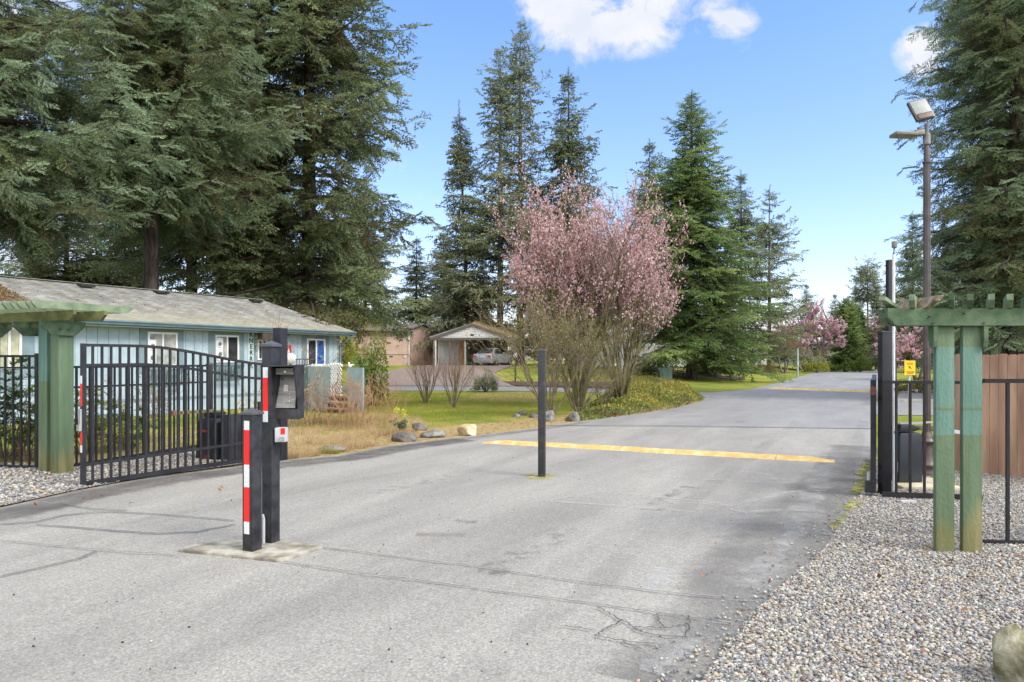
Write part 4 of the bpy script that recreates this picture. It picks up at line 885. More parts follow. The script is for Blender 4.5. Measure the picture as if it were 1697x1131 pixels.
sx2 = hs(414.5); sb = MB().box((sx2, .034, 1.88), (.22, .02, 1.12)).build('name_board', mat('board_pale', (.42, .52, .50), (.5, .6, .58), 9, .7), bh)
text_obj('name_letters', 'K\nN\nE\nR\nR\nR', .215, mat('iron_black', (.02, .02, .02), rough=.5), bh, (sx2, .048, 1.88), rot=(R(90), 0, R(180)), vertical=True, bold=True)
MB().box((hs(437), .35, 2.32), (.9, .22, .22)).build('entry_recess_shade', mat('dark_recess', (.05, .035, .03), rough=.8), bh)  # dark box over the entry; its colour stands in for the recess shade
c = Vector((hs(475), .07, hz(475, 552))); MB().lathe([(.05, -.09), (.07, 0), (.03, .06)], tuple(c), 10).build('porch_light', mat('iron_black', (.02,.02,.02)), bh)
# red sign
rs = empty('red_sign', 'small red and white notice fixed to the blue house wall', 'sign', tuple(pmat(bh) @ Vector((hs(476), .055, hz(476, 583)))), bh.rotation_euler[2])
brd = MB().box((0, 0, 0), (.26, .015, .44)).build('sign_board', mat('sign_red', (.45, .02, .02), rough=.5), rs)
f_ = MB().prism([(-.09, .009, -.16), (.09, .009, -.16), (0, .009, .12)], (0, .004, 0)); o = f_.build('white_triangle', WHT, None); o.parent = brd
f_ = MB().prism([(-.03, .014, -.12), (.03, .014, -.12), (0, .014, .03)], (0, .003, 0)); o = f_.build('red_figure', mat('sign_red', (.45, .02, .02)), None); o.parent = brd
# porch / deck screen
TEAL = mat('deck_teal', (.20, .275, .285), (.27, .35, .36), 3, .8, .2, 30, detail=8); TEALD = mat('deck_teal_dark', (.075, .13, .14), (.11, .17, .18), 4, .8)
dA, dB = Vector((-6.35, 22.45, 0)), Vector((-4.36, 21.05, 0)); dv = (dB-dA).normalized(); dn = Vector((-dv.y, dv.x, 0))
t = empty('porch', 'weathered teal porch with white lattice strip and wooden steps beside the blue house', 'porch', tuple(dA), math.atan2(dv.y, dv.x))
def dx_(px): k = (px-CX)/F; return (dA.x-k*dA.y)/(k*dv.y-dv.x)
TOPZ = 1.33
def panel_(a, b_, nm='screen_panel', m_=TEAL, y=0, zt2=TOPZ, zb2=.02): return MB().box(((a+b_)/2, y, (zt2+zb2)/2), (b_-a, .05, zt2-zb2)).build(nm, m_, t)
x1_, x2_, x3_, x4_ = dx_(512), dx_(548), dx_(566), dx_(576); xe_ = dx_(603); xs_ = dx_(478)
panel_(xs_, x1_, 'screen_panel', TEALD, .03); panel_(x1_, x2_); panel_(x4_, xe_-.09); panel_(xe_-.08, xe_+.0, 'corner_post', TEAL, -.02, TOPZ-.0)
panel_(x3_, x4_, 'inner_panel', TEALD, .65, 1.3, .35)
lat = MB(); lx0, lx1, lz0, lz1 = x2_+.01, x3_+.02, .42, 1.46
def clipbar(p0, p1):
    d_ = (p1-p0); t0, t1 = 0., 1.
    for p_, q_ in ((-d_.x, p0.x-lx0), (d_.x, lx1-p0.x), (-d_.z, p0.z-lz0), (d_.z, lz1-p0.z)):
        if abs(p_) < 1e-9: continue
        r_ = q_/p_
        if p_ < 0: t0 = max(t0, r_)
        else: t1 = min(t1, r_)
    if t1-t0 > .02: lat.bar(p0+d_*t0, p0+d_*t1, .012, .030, up=(0, 1, 0))
for i in range(-14, 16):
    q = i*.105; clipbar(Vector((lx0+q, -.02, lz0)), Vector((lx0+q+1.3, -.02, lz0+1.6))); clipbar(Vector((lx0+q+.0, -.006, lz0)), Vector((lx0+q-1.3, -.006, lz0+1.6)))
lat.build('lattice', mat('lattice_white', (.70, .68, .62), (.8, .78, .74), 9, .7), t)
b = MB()
for i in range(12): b.bar((x1_+.1+i*.12, .02, TOPZ+.02), (x1_+.17+i*.12, .02, TOPZ+.09), .02, .025, up=(0, 1, 0)); b.bar((x1_+.17+i*.12, .03, TOPZ+.02), (x1_+.1+i*.12, .03, TOPZ+.09), .02, .025, up=(0, 1, 0))
b.build('lattice_edge', WFR, t)
STEP = mat('old_step_wood', (.14, .085, .05), (.30, .19, .12), 9, .9, .6, 40, detail=8)
for i, (z, y) in enumerate(((.46, -.02), (.28, -.22), (.13, -.42))):
    MB().box(((x2_+x4_)/2+.12*i, y, z), (x4_-x2_+.12, .26, .04)).build('step', STEP, t); MB().box(((x2_+x4_)/2+.12*i, y+.06, z-.075), (x4_-x2_+.06, .03, .11)).build('riser', mat('step_dark', (.05, .03, .02), (.12, .07, .05), 12, .9), t)
MB().box(((x1_+x3_)/2, .55, .45), (x3_-x1_, 1.0, .06)).build('deck_floor', STEP, t)
pl_ = empty('bench', 'small dark wicker bench top above the porch rail', 'bench', tuple(A(505, 606, 23.2)))
b = MB()
for i in range(7): b.box((-.26+i*.087, 0, .10), (.02, .02, .17))
b.box((0, 0, .2), (.58, .04, .035)); b.box((0, 0, .02), (.58, .04, .03)); b.build('backrest', mat('wicker', (.05, .045, .04), (.10, .09, .08), 20, .8), pl_)
b = MB().box((0, .2, -.1), (.56, .42, .05)); b.build('seat', mat('wicker', (.05,.045,.04)), pl_)
for i in (-.25, .25):
    for j in (0, .38): MB().box((i, j, -.42), (.04, .04, .64)).build('leg', mat('wicker', (.05,.045,.04)), pl_)
bl = empty('lamp_globe', 'round white globe lamp on the porch of the blue house', 'lamp', tuple(A(481, 604, 23.6)))
MB().lathe([(.02, 0), (.13, .03), (.19, .12), (.20, .20), (.15, .31), (.05, .36)], n=16).build('globe', mat('globe_white', (.6, .6, .57), (.7, .7, .68), 4, .5), bl, smooth=True)
MB().lathe([(.05, -1.05), (.03, -1.0), (.03, .0)], n=10).build('stand', mat('iron_black', (.02,.02,.02)), bl)
bd_ = empty('ornament_bird', 'little white bird ornament on the porch corner rail', 'ornament', tuple(A(580, 609.5, 21.3)))
b = MB().lathe([(.02, 0), (.05, .03), (.055, .07), (.02, .10)], n=10); b.add([(.04, -.015, .06), (.13, 0, .09), (.04, .015, .06), (.04, 0, .10)], [(0,1,2), (0,3,1), (1,3,2), (0,2,3)]); b.build('body', WFR, bd_, smooth=True)
MB().lathe([(.01, .08), (.03, .11), (.028, .14), (.005, .16)], (-.03, 0, 0), 8).build('head', WFR, bd_, smooth=True)

# ------------------------------------------------------------------ pink house, carport, car
def zt(x, y): return float(terr(x, y))
PINK = mat('pink_siding', (.40, .285, .225), (.47, .345, .28), 1.2, .85, detail=8); WHITE_ = mat('white_paint', (.62, .63, .62), (.70, .70, .69), 2, .7)
def house_frame(name, label, cat, a, b, group=None):
    """local x runs from a to b along the visible wall, y points away from the viewer"""
    d_ = b-a; t = empty(name, label, cat, (a.x, a.y, a.z), math.atan2(d_.y, d_.x), group); return t, d_.xy.length
zc1 = 1.08
a = Vector((A(540, 0, 60).x, 60, zc1)); b_ = Vector((A(679, 0, 63).x, 63, zc1)); t, L_ = house_frame('pink_house', 'long pinkish tan house with dark eaves left of the carport', 'house', a, b_)
MB().box((L_/2, 4, 1.55), (L_, 8, 3.1)).build('wall', PINK, t); MB().box((L_/2, -.02, .95), (L_, .03, .04)).build('belt_line', mat('belt_brown', (.22, .15, .12)), t)
MB().box((L_-.08, -.05, 1.6), (.10, .06, 3.2)).build('corner_trim', WHITE_, t)
MB().box((L_*.77, -.03, .78), (.30, .03, .10)).build('foundation_vent', mat('vent_dark', (.08, .06, .05)), t); MB().box((L_-.45, -.04, .78), (.12, .05, .18)).build('outlet_box', WHITE_, t); MB().box((L_*.74, -.03, 1.95), (.35, .03, .10)).build('upper_vent', mat('vent_dark', (.08,.06,.05)), t)
b = MB().prism([(-.4, -.5, 3.05), (-.4, 4, 3.75), (-.4, 8.5, 3.05), (-.4, 8.5, 2.95), (-.4, 4, 3.6), (-.4, -.5, 2.95)], (L_+.8, 0, 0)); b.build('roof', mat('roof_brown', (.10, .08, .07), (.18, .15, .13), 4, .9), t)
# side wall turned toward the drive with its shade put into the darker siding colour
a2 = Vector((A(679, 0, 62.8).x+.05, 62.9, zc1)); 
t, L_ = house_frame('rose_wing', 'shade-toned rose-brown end wing of the house right of the white corner board', 'house', Vector((A(680, 0, 62.9).x, 62.9, zc1)), Vector((A(719, 0, 66).x, 66, zc1)))
MB().prism([(0, 0, 0), (L_, 0, 0), (L_, 0, 3.15), (L_*.45, 0, 3.55), (0, 0, 3.1)], (0, 5, 0)).build('wall', mat('rose_siding_shaded', (.31, .205, .17), (.37, .25, .21), 2, .85), t)
MB().prism([(-.2, -.3, 3.15), (L_*.45, -.3, 3.62), (L_+.2, -.3, 3.2), (L_+.2, -.3, 3.28), (L_*.45, -.3, 3.72), (-.2, -.3, 3.23)], (0, 5.4, 0)).build('roof', mat('roof_brown', (.10,.08,.07)), t)
t, L_ = house_frame('grey_roof_house', 'house with pale grey shingle roof and white eave behind the carport', 'house', Vector((A(715, 0, 69).x, 69, zc1)), Vector((A(828, 0, 69).x, 69, zc1)))
MB().box((L_/2, 3, 1.3), (L_, 5.8, 2.6)).build('wall', PINK, t)
b = MB().prism([(-1.2, -.6, 2.62), (L_+.2, -.6, 2.62), (L_-.6, 3, 3.98), (.8, 3, 3.98)], (0, .01, .06)); rr = b.build('roof', mat('roof_grey', (.20, .20, .205), (.28, .28, .29), 5, .9), t)
MB().box((L_/2-.5, -.62, 2.56), (L_+1.0, .06, .16)).build('fascia', WHITE_, t)
for x in (L_*.42, L_*.75): o = MB().box((x, 2.1, 3.72), (.3, .3, .14)).build('roof_vent', VENT, None); o.parent = rr
# carport
D = 60.; a = Vector((A(722, 0, D).x, D, zc1)); b_ = Vector((A(838, 0, D).x, D, zc1)); t, L_ = house_frame('carport', 'open gabled carport with white board gable and mossy tan roof', 'carport', a, b_)
def cz(py): return H+(HY-py)/F*D-zc1
gz0, gz1 = cz(560), cz(541)
gb_ = MB().prism([(.1, 0, gz0), (L_-.0, 0, gz0), (L_*.52, 0, gz1)], (0, .12, 0)); g_ = gb_.build('gable', WHITE_, t)
o = MB()
for z in np.arange(gz0+.14, gz1-.1, .17):
    f_ = (gz1-z)/(gz1-gz0); xa, xb = L_*.52-(L_*.52-.1)*f_, L_*.52+(L_*.48)*f_; o.box(((xa+xb)/2, -.008, z), (xb-xa-.2, .016, .02))
o = o.build('board_line', mat('line_grey', (.25, .27, .28)), None); o.parent = g_
for sx, ex_, m_ in ((-.45, L_*.52, mat('rake_dark', (.10, .085, .075))), (L_+.9, L_*.52, mat('rake_dark', (.10,.085,.075)))):
    dz_ = gz0 - .12*(1 if sx < 0 else 2.4); b = MB().bar((sx, -.06, dz_), (ex_, -.06, gz1+.12), .12, .20); b.build('rake_board', m_, t)
rm = mat('roof_mossy_tan', (.17, .11, .05), (.29, .20, .09), 3, .95, detail=8)
MB().prism([(L_*.52, -.1, gz1+.16), (L_+1.0, -.1, gz0-.12), (L_+1.0, -.1, gz0-.02), (L_*.52, -.1, gz1+.26)], (.0, 9, .9)).build('roof', rm, t); MB().prism([(L_*.52, -.1, gz1+.16), (-.5, -.1, gz0-.02), (-.5, -.1, gz0+.08), (L_*.52, -.1, gz1+.26)], (0, 9, 0)).build('roof', mat('roof_grey', (.2,.2,.2)), t)
MB().box((L_/2, -.02, gz0-.10), (L_+.1, .16, .2)).build('beam', mat('beam_dark', (.09, .08, .075)), t)
for x, m_ in ((.0, WHITE_), (-.12, mat('post_grey', (.16, .15, .14))), (L_*.20, mat('post_brown', (.14, .09, .06))), (L_+.8, mat('post_grey', (.16,.15,.14)))): MB().box((x, -.0, gz0/2), (.11, .11, gz0)).build('post', m_, t)
MB().box((L_*.71, 7, gz0/2), (L_*.62, .1, gz0)).build('back_wall', mat('carport_grey', (.22, .23, .22), (.30, .31, .30), 2, .8), t)
MB().box((L_*.42, 3.5, gz0/2), (.1, 7, gz0)).build('side_wall', mat('carport_pale', (.36, .37, .34), (.42, .43, .40), 2, .8), t)
MB().box((L_*.17, 2.2, gz0/2), (L_*.36, .1, gz0)).build('shed_wall', WHITE_, t); MB().box((L_*.16, 2.12, 1.0), (L_*.16, .05, 1.95)).build('shed_door', mat('shed_blue_white', (.50, .55, .58), (.58, .62, .65), 3, .7), t)
MB().box((L_*.37, 1.6, 1.05), (.62, .06, 2.1)).build('wooden_door', mat('door_orange', (.36, .15, .04), (.50, .24, .08), 5, .6), t)
MB().box((L_*.52, -.01, gz0+.22), (.30, .02, .13)).build('number_plate', mat('iron_black', (.02,.02,.02)), t)
MB().box((L_*.5, 3.2, -.0), (L_*1.1, 7.2, .06)).build('slab', mat('slab', (.16, .15, .14), (.22, .21, .2), 3, .9), t)
# car
CARM = mat('silver_paint', (.42, .44, .47), (.46, .48, .51), 3, .28, metal=.55)
cx, cy = A(799, 0, 58.8).x, 58.6
t = empty('parked_car', 'silver sedan parked in the carport, seen from behind', 'car', (cx, cy, zc1+.03), R(-24))
prof = [(0, .28, .80), (-.03, .55, .86), (.02, .78, .88), (.10, .93, .87), (.62, .99, .84), (1.15, 1.36, .68), (1.7, 1.45, .64), (2.4, 1.43, .64), (3.15, 1.05, .80), (3.9, .93, .82), (4.4, .75, .80), (4.5, .45, .76), (4.42, .25, .72)]
b = MB(); vs = []; n = len(prof)
for y, z, w in prof: vs += [(-w, y, z), (w, y, z)]
# lower body: loft of rings (sill, waist, top)
rings = []
for y, zt3, w in ((0, .9, .78), (.06, .95, .86), (.6, .98, .90), (1.6, .99, .91), (3.1, .98, .91), (3.9, .90, .88), (4.35, .78, .80), (4.5, .6, .66)):
    rings.append([(-w*.92, y, .22), (-w, y, .42), (-w, y, zt3-.22), (-w*.93, y, zt3-.05), (-w*.6, y, zt3), (w*.6, y, zt3), (w*.93, y, zt3-.05), (w, y, zt3-.22), (w, y, .42), (w*.92, y, .22)])
vs = [v for r in rings for v in r]; k = 10; fs = [(i*k+j, i*k+(j+1) % k, (i+1)*k+(j+1) % k, (i+1)*k+j) for i in range(len(rings)-1) for j in range(k)] + [tuple(range(k)), tuple((len(rings)-1)*k+i for i in range(k))]
MB().add(vs, fs).build('body', CARM, t, smooth=True)
cab = []
for y, z, w in ((.55, .95, .78), (1.15, 1.38, .60), (1.5, 1.44, .60), (2.3, 1.42, .60), (3.15, .96, .76)): cab.append([(-w-.02, y, .93), (-w, y, z-.06 if z > 1 else z), (-w+.08, y, z), (w-.08, y, z), (w, y, z-.06 if z > 1 else z), (w+.02, y, .93)])
vs = [v for r in cab for v in r]; k = 6; fs = [(i*k+j, i*k+(j+1) % k, (i+1)*k+(j+1) % k, (i+1)*k+j) for i in range(len(cab)-1) for j in range(k)] + [tuple(range(k)), tuple((len(cab)-1)*k+i for i in range(k))]
MB().add(vs, fs).build('cabin', CARM, t, smooth=True)
CG = glass('car_glass', (.015, .018, .02)); MB().prism([(-.66, .60, 1.0), (.66, .60, 1.0), (.50, 1.10, 1.36), (-.50, 1.10, 1.36)], (0, -.03, .03)).build('rear_window', CG, t)
for s in (-1, 1):
    MB().prism([(s*.80, .95, 1.0), (s*.64, 1.3, 1.33), (s*.64, 2.35, 1.34), (s*.80, 2.95, 1.0)], (s*.012, 0, .004)).build('side_window', CG, t)
    MB().box((s*.66, -.012, .76), (.30, .06, .15)).build('taillight', mat('tail_red', (.55, .02, .02), rough=.25), t, bevel=.01)
    for y in (.85, 3.55):
        wv = MB().lathe([(.20, -.10), (.31, -.10), (.325, -.05), (.325, .05), (.31, .10), (.20, .10)], n=20); wv.v = [Vector((s*.80+v.z, y+v.x, .325+v.y)) for v in wv.v]; w_ = wv.build('wheel', mat('tyre', (.012, .012, .012), rough=.8), t)
        rv = MB().lathe([(.20, -.02), (.19, .02), (.05, .03)], n=14); rv.v = [Vector((s*(.80+.085)+s*v.z, y+v.x, .325+v.y)) for v in rv.v]; o = rv.build('rim', CHROME, None); o.parent = w_
MB().box((0, -.01, .68), (.34, .03, .13)).build('licence_plate', mat('plate_white', (.5, .52, .55), (.3, .33, .4), 40), t); MB().box((0, -.03, .36), (1.5, .05, .16)).build('rear_bumper', mat('bumper', (.22, .23, .25), rough=.4), t, bevel=.01)
# garden globe lamp
p = Vector((A(854, 0, 46).x, 46, 0)); p.z = zt(p.x, p.y); t = empty('garden_lamp', 'garden lamp post with white globe beside the mossy lawn', 'lamp post', tuple(p))
MB().lathe([(.05, 0), (.045, .9), (.05, 1.55)], n=10).build('post', mat('iron_black', (.02,.02,.02)), t); hh_ = H+(HY-589)/F*46-p.z
MB().lathe([(.02, hh_-.16), (.12, hh_-.11), (.15, hh_), (.12, hh_+.10), (.03, hh_+.15)], n=14).build('globe', mat('globe_white', (.6,.6,.57)), t, smooth=True); MB().lathe([(.03, 1.5), (.03, hh_-.14)], n=8).build('neck', mat('iron_black', (.02,.02,.02)), t)
p = Vector((A(893, 0, 45).x, 45, 0)); p.z = zt(p.x, p.y)
# white house behind the spruce
D = 60.; t, L_ = house_frame('white_house', 'white low house with sunroom windows behind the big spruce', 'house', Vector((A(1012, 0, D).x, D, 1.0)), Vector((A(1190, 0, D+4).x, D+4, 1.0)))
def wz(py): return H+(HY-py)/F*D-1.0
MB().box((L_/2, 4, 1.3), (L_, 8, 2.6)).build('wall', WHITE_, t); b = MB()
for i in range(11): b.box((i*L_/10, -.04, 1.05), (.10, .06, 1.5))
b.box((L_/2, -.03, .34), (L_, .05, .10)); b.build('window_frame', mat('frame_grey', (.30, .32, .31)), t)
for i in range(10): MB().box((i*L_/10+L_/20, -.015, 1.05), (L_/10-.14, .02, 1.3)).build('pane', glass('glass_sunroom', (.10, .12, .12), (.34, .37, .36), 2), t)
MB().prism([(-.5, -.6, 2.6), (-.5, 4, 3.5), (-.5, 8.6, 2.6), (-.5, 8.6, 2.5), (-.5, 4, 3.38), (-.5, -.6, 2.5)], (L_+1, 0, 0)).build('roof', mat('roof_grey', (.2,.2,.2)), t)
# far tan house, shed, picket fence on the left of the road
D = 96.; z0 = 1.05; t, L_ = house_frame('tan_house', 'small tan house with pale roof behind the distant pink tree', 'house', Vector((A(1292, 0, D).x, D, z0)), Vector((A(1372, 0, D+3).x, D+3, z0)))
MB().box((L_/2, 3, 1.4), (L_, 6, 2.8)).build('wall', mat('tan_siding', (.42, .34, .26), (.5, .41, .33), 2, .85), t); MB().box((L_/2, -.02, .4), (L_, .04, .8)).build('skirting', mat('skirt_blue_grey', (.42, .47, .5), rough=.8), t)
for x in (L_*.36, L_*.72): f_ = MB().box((x, -.03, 1.75), (.95, .06, .95)).build('window', WHITE_, t); o = MB().box((x, -.065, 1.75), (.75, .02, .75)).build('pane', GL_D, None); o.parent = f_
MB().prism([(-.4, -.5, 2.8), (-.4, 3, 3.7), (-.4, 6.5, 2.8), (-.4, 6.5, 2.65), (-.4, 3, 3.55), (-.4, -.5, 2.65)], (L_+.8, 0, 0)).build('roof', mat('roof_pale', (.36, .37, .38), (.44, .45, .46), 3, .9), t)
D = 78.; t, L_ = house_frame('white_shed', 'small white gabled shed left of the distant bare tree', 'shed', Vector((A(1252, 0, D).x, D, 1.0)), Vector((A(1271, 0, D).x, D, 1.0)))
MB().prism([(0, 0, 0), (L_, 0, 0), (L_, 0, 1.15), (L_*.5, 0, 1.75), (0, 0, 1.15)], (0, 2, 0)).build('wall', WHITE_, t); MB().prism([(-.1, -.1, 1.12), (L_*.5, -.1, 1.78), (L_+.1, -.1, 1.12), (L_+.1, -.1, 1.2), (L_*.5, -.1, 1.86), (-.1, -.1, 1.2)], (0, 2.2, 0)).build('roof', mat('roof_pale', (.36,.37,.38)), t)
MB().box((L_*.5, -.02, .5), (.5, .03, .9)).build('door', mat('shed_door', (.5, .52, .52)), t)
D = 58; t, L_ = house_frame('white_picket_fence', 'short white picket fence under the skirts of the spruce', 'fence', Vector((A(1198, 0, D).x, D, .95)), Vector((A(1216, 0, D).x, D, .95)))
for i in range(7): MB().box((i*L_/6, 0, .5), (.08, .02, 1.0)).build('picket', WHITE_, t)
for z in (.25, .75): MB().box((L_/2, .03, z), (L_, .03, .06)).build('rail', WHITE_, t)
# poles and boxes
def marker(name, label, cat, px, pyb, w, h, m_, D, capm=None, tilt=0):
    p = Vector((A(px, 0, D).x, D, 0)); p.z = zt(p.x, p.y); t = empty(name, label, cat, tuple(p), tilt); MB().lathe([(w/2, 0), (w/2, h*.96), (w*.3, h)], n=12).build('body', m_, t, smooth=True)
    if capm: MB().lathe([(w*.62, 0), (w*.62, h*.10), (w*.5, h*.12)], (0, 0, h*.42), 12).build('collar', capm, t)
marker('utility_pole', 'pale blue-grey utility pole beside the distant bare tree', 'pole', 1322, 613, .14, 2.6, mat('pole_bluegrey', (.24, .33, .32), (.30, .38, .38), 3, .6), 66, GALV)
MB_ = mat('box_green', (.13, .20, .165), (.17, .25, .21), 4, .6)
p = Vector((A(1104, 0, 49.5).x, 49.5, 0)); p.z = zt(p.x, p.y); t = empty('utility_box', 'leaning grey-green utility box on the lawn by the spruce trunk', 'utility box', tuple(p), R(18))
b = MB().prism([(-.34, -.25, 0), (.0, -.25, 0), (.02, -.25, .85), (-.42, -.25, .80)], (0, .5, 0)); b.build('cabinet', MB_, t, bevel=.02); b = MB().prism([(.03, -.22, 0), (.36, -.22, 0), (.34, -.22, .86), (.02, -.22, .90)], (0, .45, 0)); b.build('door_panel', mat('box_green2', (.16, .24, .2), (.2, .28, .24), 4, .6), t, bevel=.02)
p = Vector((A(1032, 0, 40).x, 40, 0)); t = empty('service_post', 'blue-grey service post with meter box beside the mossy tree trunk', 'post', (p.x, p.y, zt(p.x, p.y)))
MB().box((0, 0, .9), (.12, .08, 1.8)).build('post', mat('pole_bluegrey', (.3,.38,.4)), t); MB().box((.03, -.05, 1.1), (.24, .16, .55)).build('meter_box', GALV, t, bevel=.02)
# white building sliver and far-right things
D = 30.; t, L_ = house_frame('white_building', 'white building corner with low roof behind the cedar fence at the right edge', 'house', Vector((A(1686, 0, D).x, D, 0)), Vector((A(1900, 0, D).x, D, 0)))
MB().box((L_/2, 3, 1.3), (L_, 6, 2.55)).build('wall', WHITE_, t); MB().prism([(-.3, -.3, 2.5), (-.3, 3, 3.2), (-.3, 6.3, 2.5)], (L_+.6, 0, 0)).build('roof', mat('roof_brown', (.1,.08,.07)), t)
# ------------------------------------------------------------------ vegetation generators
def tubes_np(P, r0, r1, sides=3):
    """P (n,k,3) polylines -> V, F (quads)"""
    P = np.asarray(P, float); n, k, _ = P.shape; T = np.gradient(P, axis=1); T /= np.maximum(np.linalg.norm(T, axis=2, keepdims=True), 1e-9)
    ref = np.array([.31, .22, .92]); X = np.cross(T, ref); X /= np.maximum(np.linalg.norm(X, axis=2, keepdims=True), 1e-6); Y = np.cross(T, X)
    t = np.linspace(0, 1, k)[None, :]; rad = np.asarray(r0)[:, None]*(1-t) + np.asarray(r1)[:, None]*t
    a = np.arange(sides)*2*np.pi/sides
    V = P[:, :, None] + rad[:, :, None, None]*(X[:, :, None]*np.cos(a)[None, None, :, None] + Y[:, :, None]*np.sin(a)[None, None, :, None])
    base = (np.arange(n)*k*sides)[:, None, None]; j = np.arange(k-1)[None, :, None]*sides; i = np.arange(sides)[None, None, :]; i2 = (i+1) % sides
    Fc = np.stack([base+j+i, base+j+i2, base+j+sides+i2, base+j+sides+i], -1).reshape(-1, 4)
    return V.reshape(-1, 3), Fc
def merge(parts):
    Vs, Fs, ts, b = [], [], [], 0
    for p in parts:
        Vs.append(p[0]); Fs.append(p[1]+b); b += len(p[0])
        if len(p) > 2 and p[2] is not None: ts.append(p[2])
    return np.concatenate(Vs), np.concatenate(Fs), (np.concatenate(ts) if ts else None)
def sprig(seed, nside, per, nl, nw, flat=.5, main=14):
    r = np.random.default_rng(seed); tris = []
    def shoot(p, d, L, n):
        d = d/np.linalg.norm(d); X = np.cross(d, [0, 0, 1.]); X /= np.linalg.norm(X); Y = np.cross(d, X)
        for i in range(n):
            s = p + d*L*(i+.5)/n; a = r.uniform(0, 2*np.pi); rad = X*np.cos(a) + Y*np.sin(a)*(1 if flat > .9 else flat+.3); l = nl*r.uniform(.75, 1.2)
            w = d*nw/2; side = np.cross(rad, d)*nw*.35
            tris.append((s-w-side, s+w+side, s + rad*l*.85 + d*l*.75))
    shoot(np.zeros(3), np.array([1., 0, 0]), 1., main)
    for i in range(nside):
        t = .12+.75*i/max(1, nside-1); sg = 1 if i % 2 else -1; ang = sg*r.uniform(.65, 1.0); L = (.62*(1-t)+.20)*r.uniform(.8, 1.15)
        shoot(np.array([t, 0, 0]), np.array([np.cos(ang), np.sin(ang), r.uniform(-.25, .15)]), L, max(3, int(per*L/.5)))
    V = np.array(tris).reshape(-1, 3); return V, np.arange(len(V)).reshape(-1, 3)
SPR_NEAR = [sprig(s, 8, 13, .115, .055) for s in (1, 2)]
SPR_MID = [sprig(s, 6, 6, .17, .13, main=8) for s in (3, 4)]
SPR_FAR = [sprig(s, 5, 4, .20, .15, main=7) for s in (5, 6)]
BARK = mat('conifer_bark', (.022, .016, .013), (.105, .078, .060), 7, .95, 1, 25, detail=9, bdist=.05, stretch=(1, 1, .25), c3=(.055, .038, .029))
BARKG = mat('grey_bark', (.07, .055, .045), (.20, .17, .14), 8, .95, 1, 25, detail=9, bdist=.04, stretch=(1, 1, .25))
TWIG = mat('conifer_branch', (.030, .021, .016), (.085, .06, .042), 6, .95)
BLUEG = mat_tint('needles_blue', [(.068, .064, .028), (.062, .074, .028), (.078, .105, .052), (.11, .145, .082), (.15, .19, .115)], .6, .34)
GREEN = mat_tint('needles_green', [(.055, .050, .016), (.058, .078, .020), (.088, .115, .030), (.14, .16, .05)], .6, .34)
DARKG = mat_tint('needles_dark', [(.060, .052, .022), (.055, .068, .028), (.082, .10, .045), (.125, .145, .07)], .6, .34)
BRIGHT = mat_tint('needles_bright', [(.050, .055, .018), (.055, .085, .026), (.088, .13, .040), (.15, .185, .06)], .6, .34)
FARG = mat_tint('needles_far', [(.062, .064, .036), (.082, .095, .05), (.115, .128, .07), (.15, .16, .095)], .7, .3)
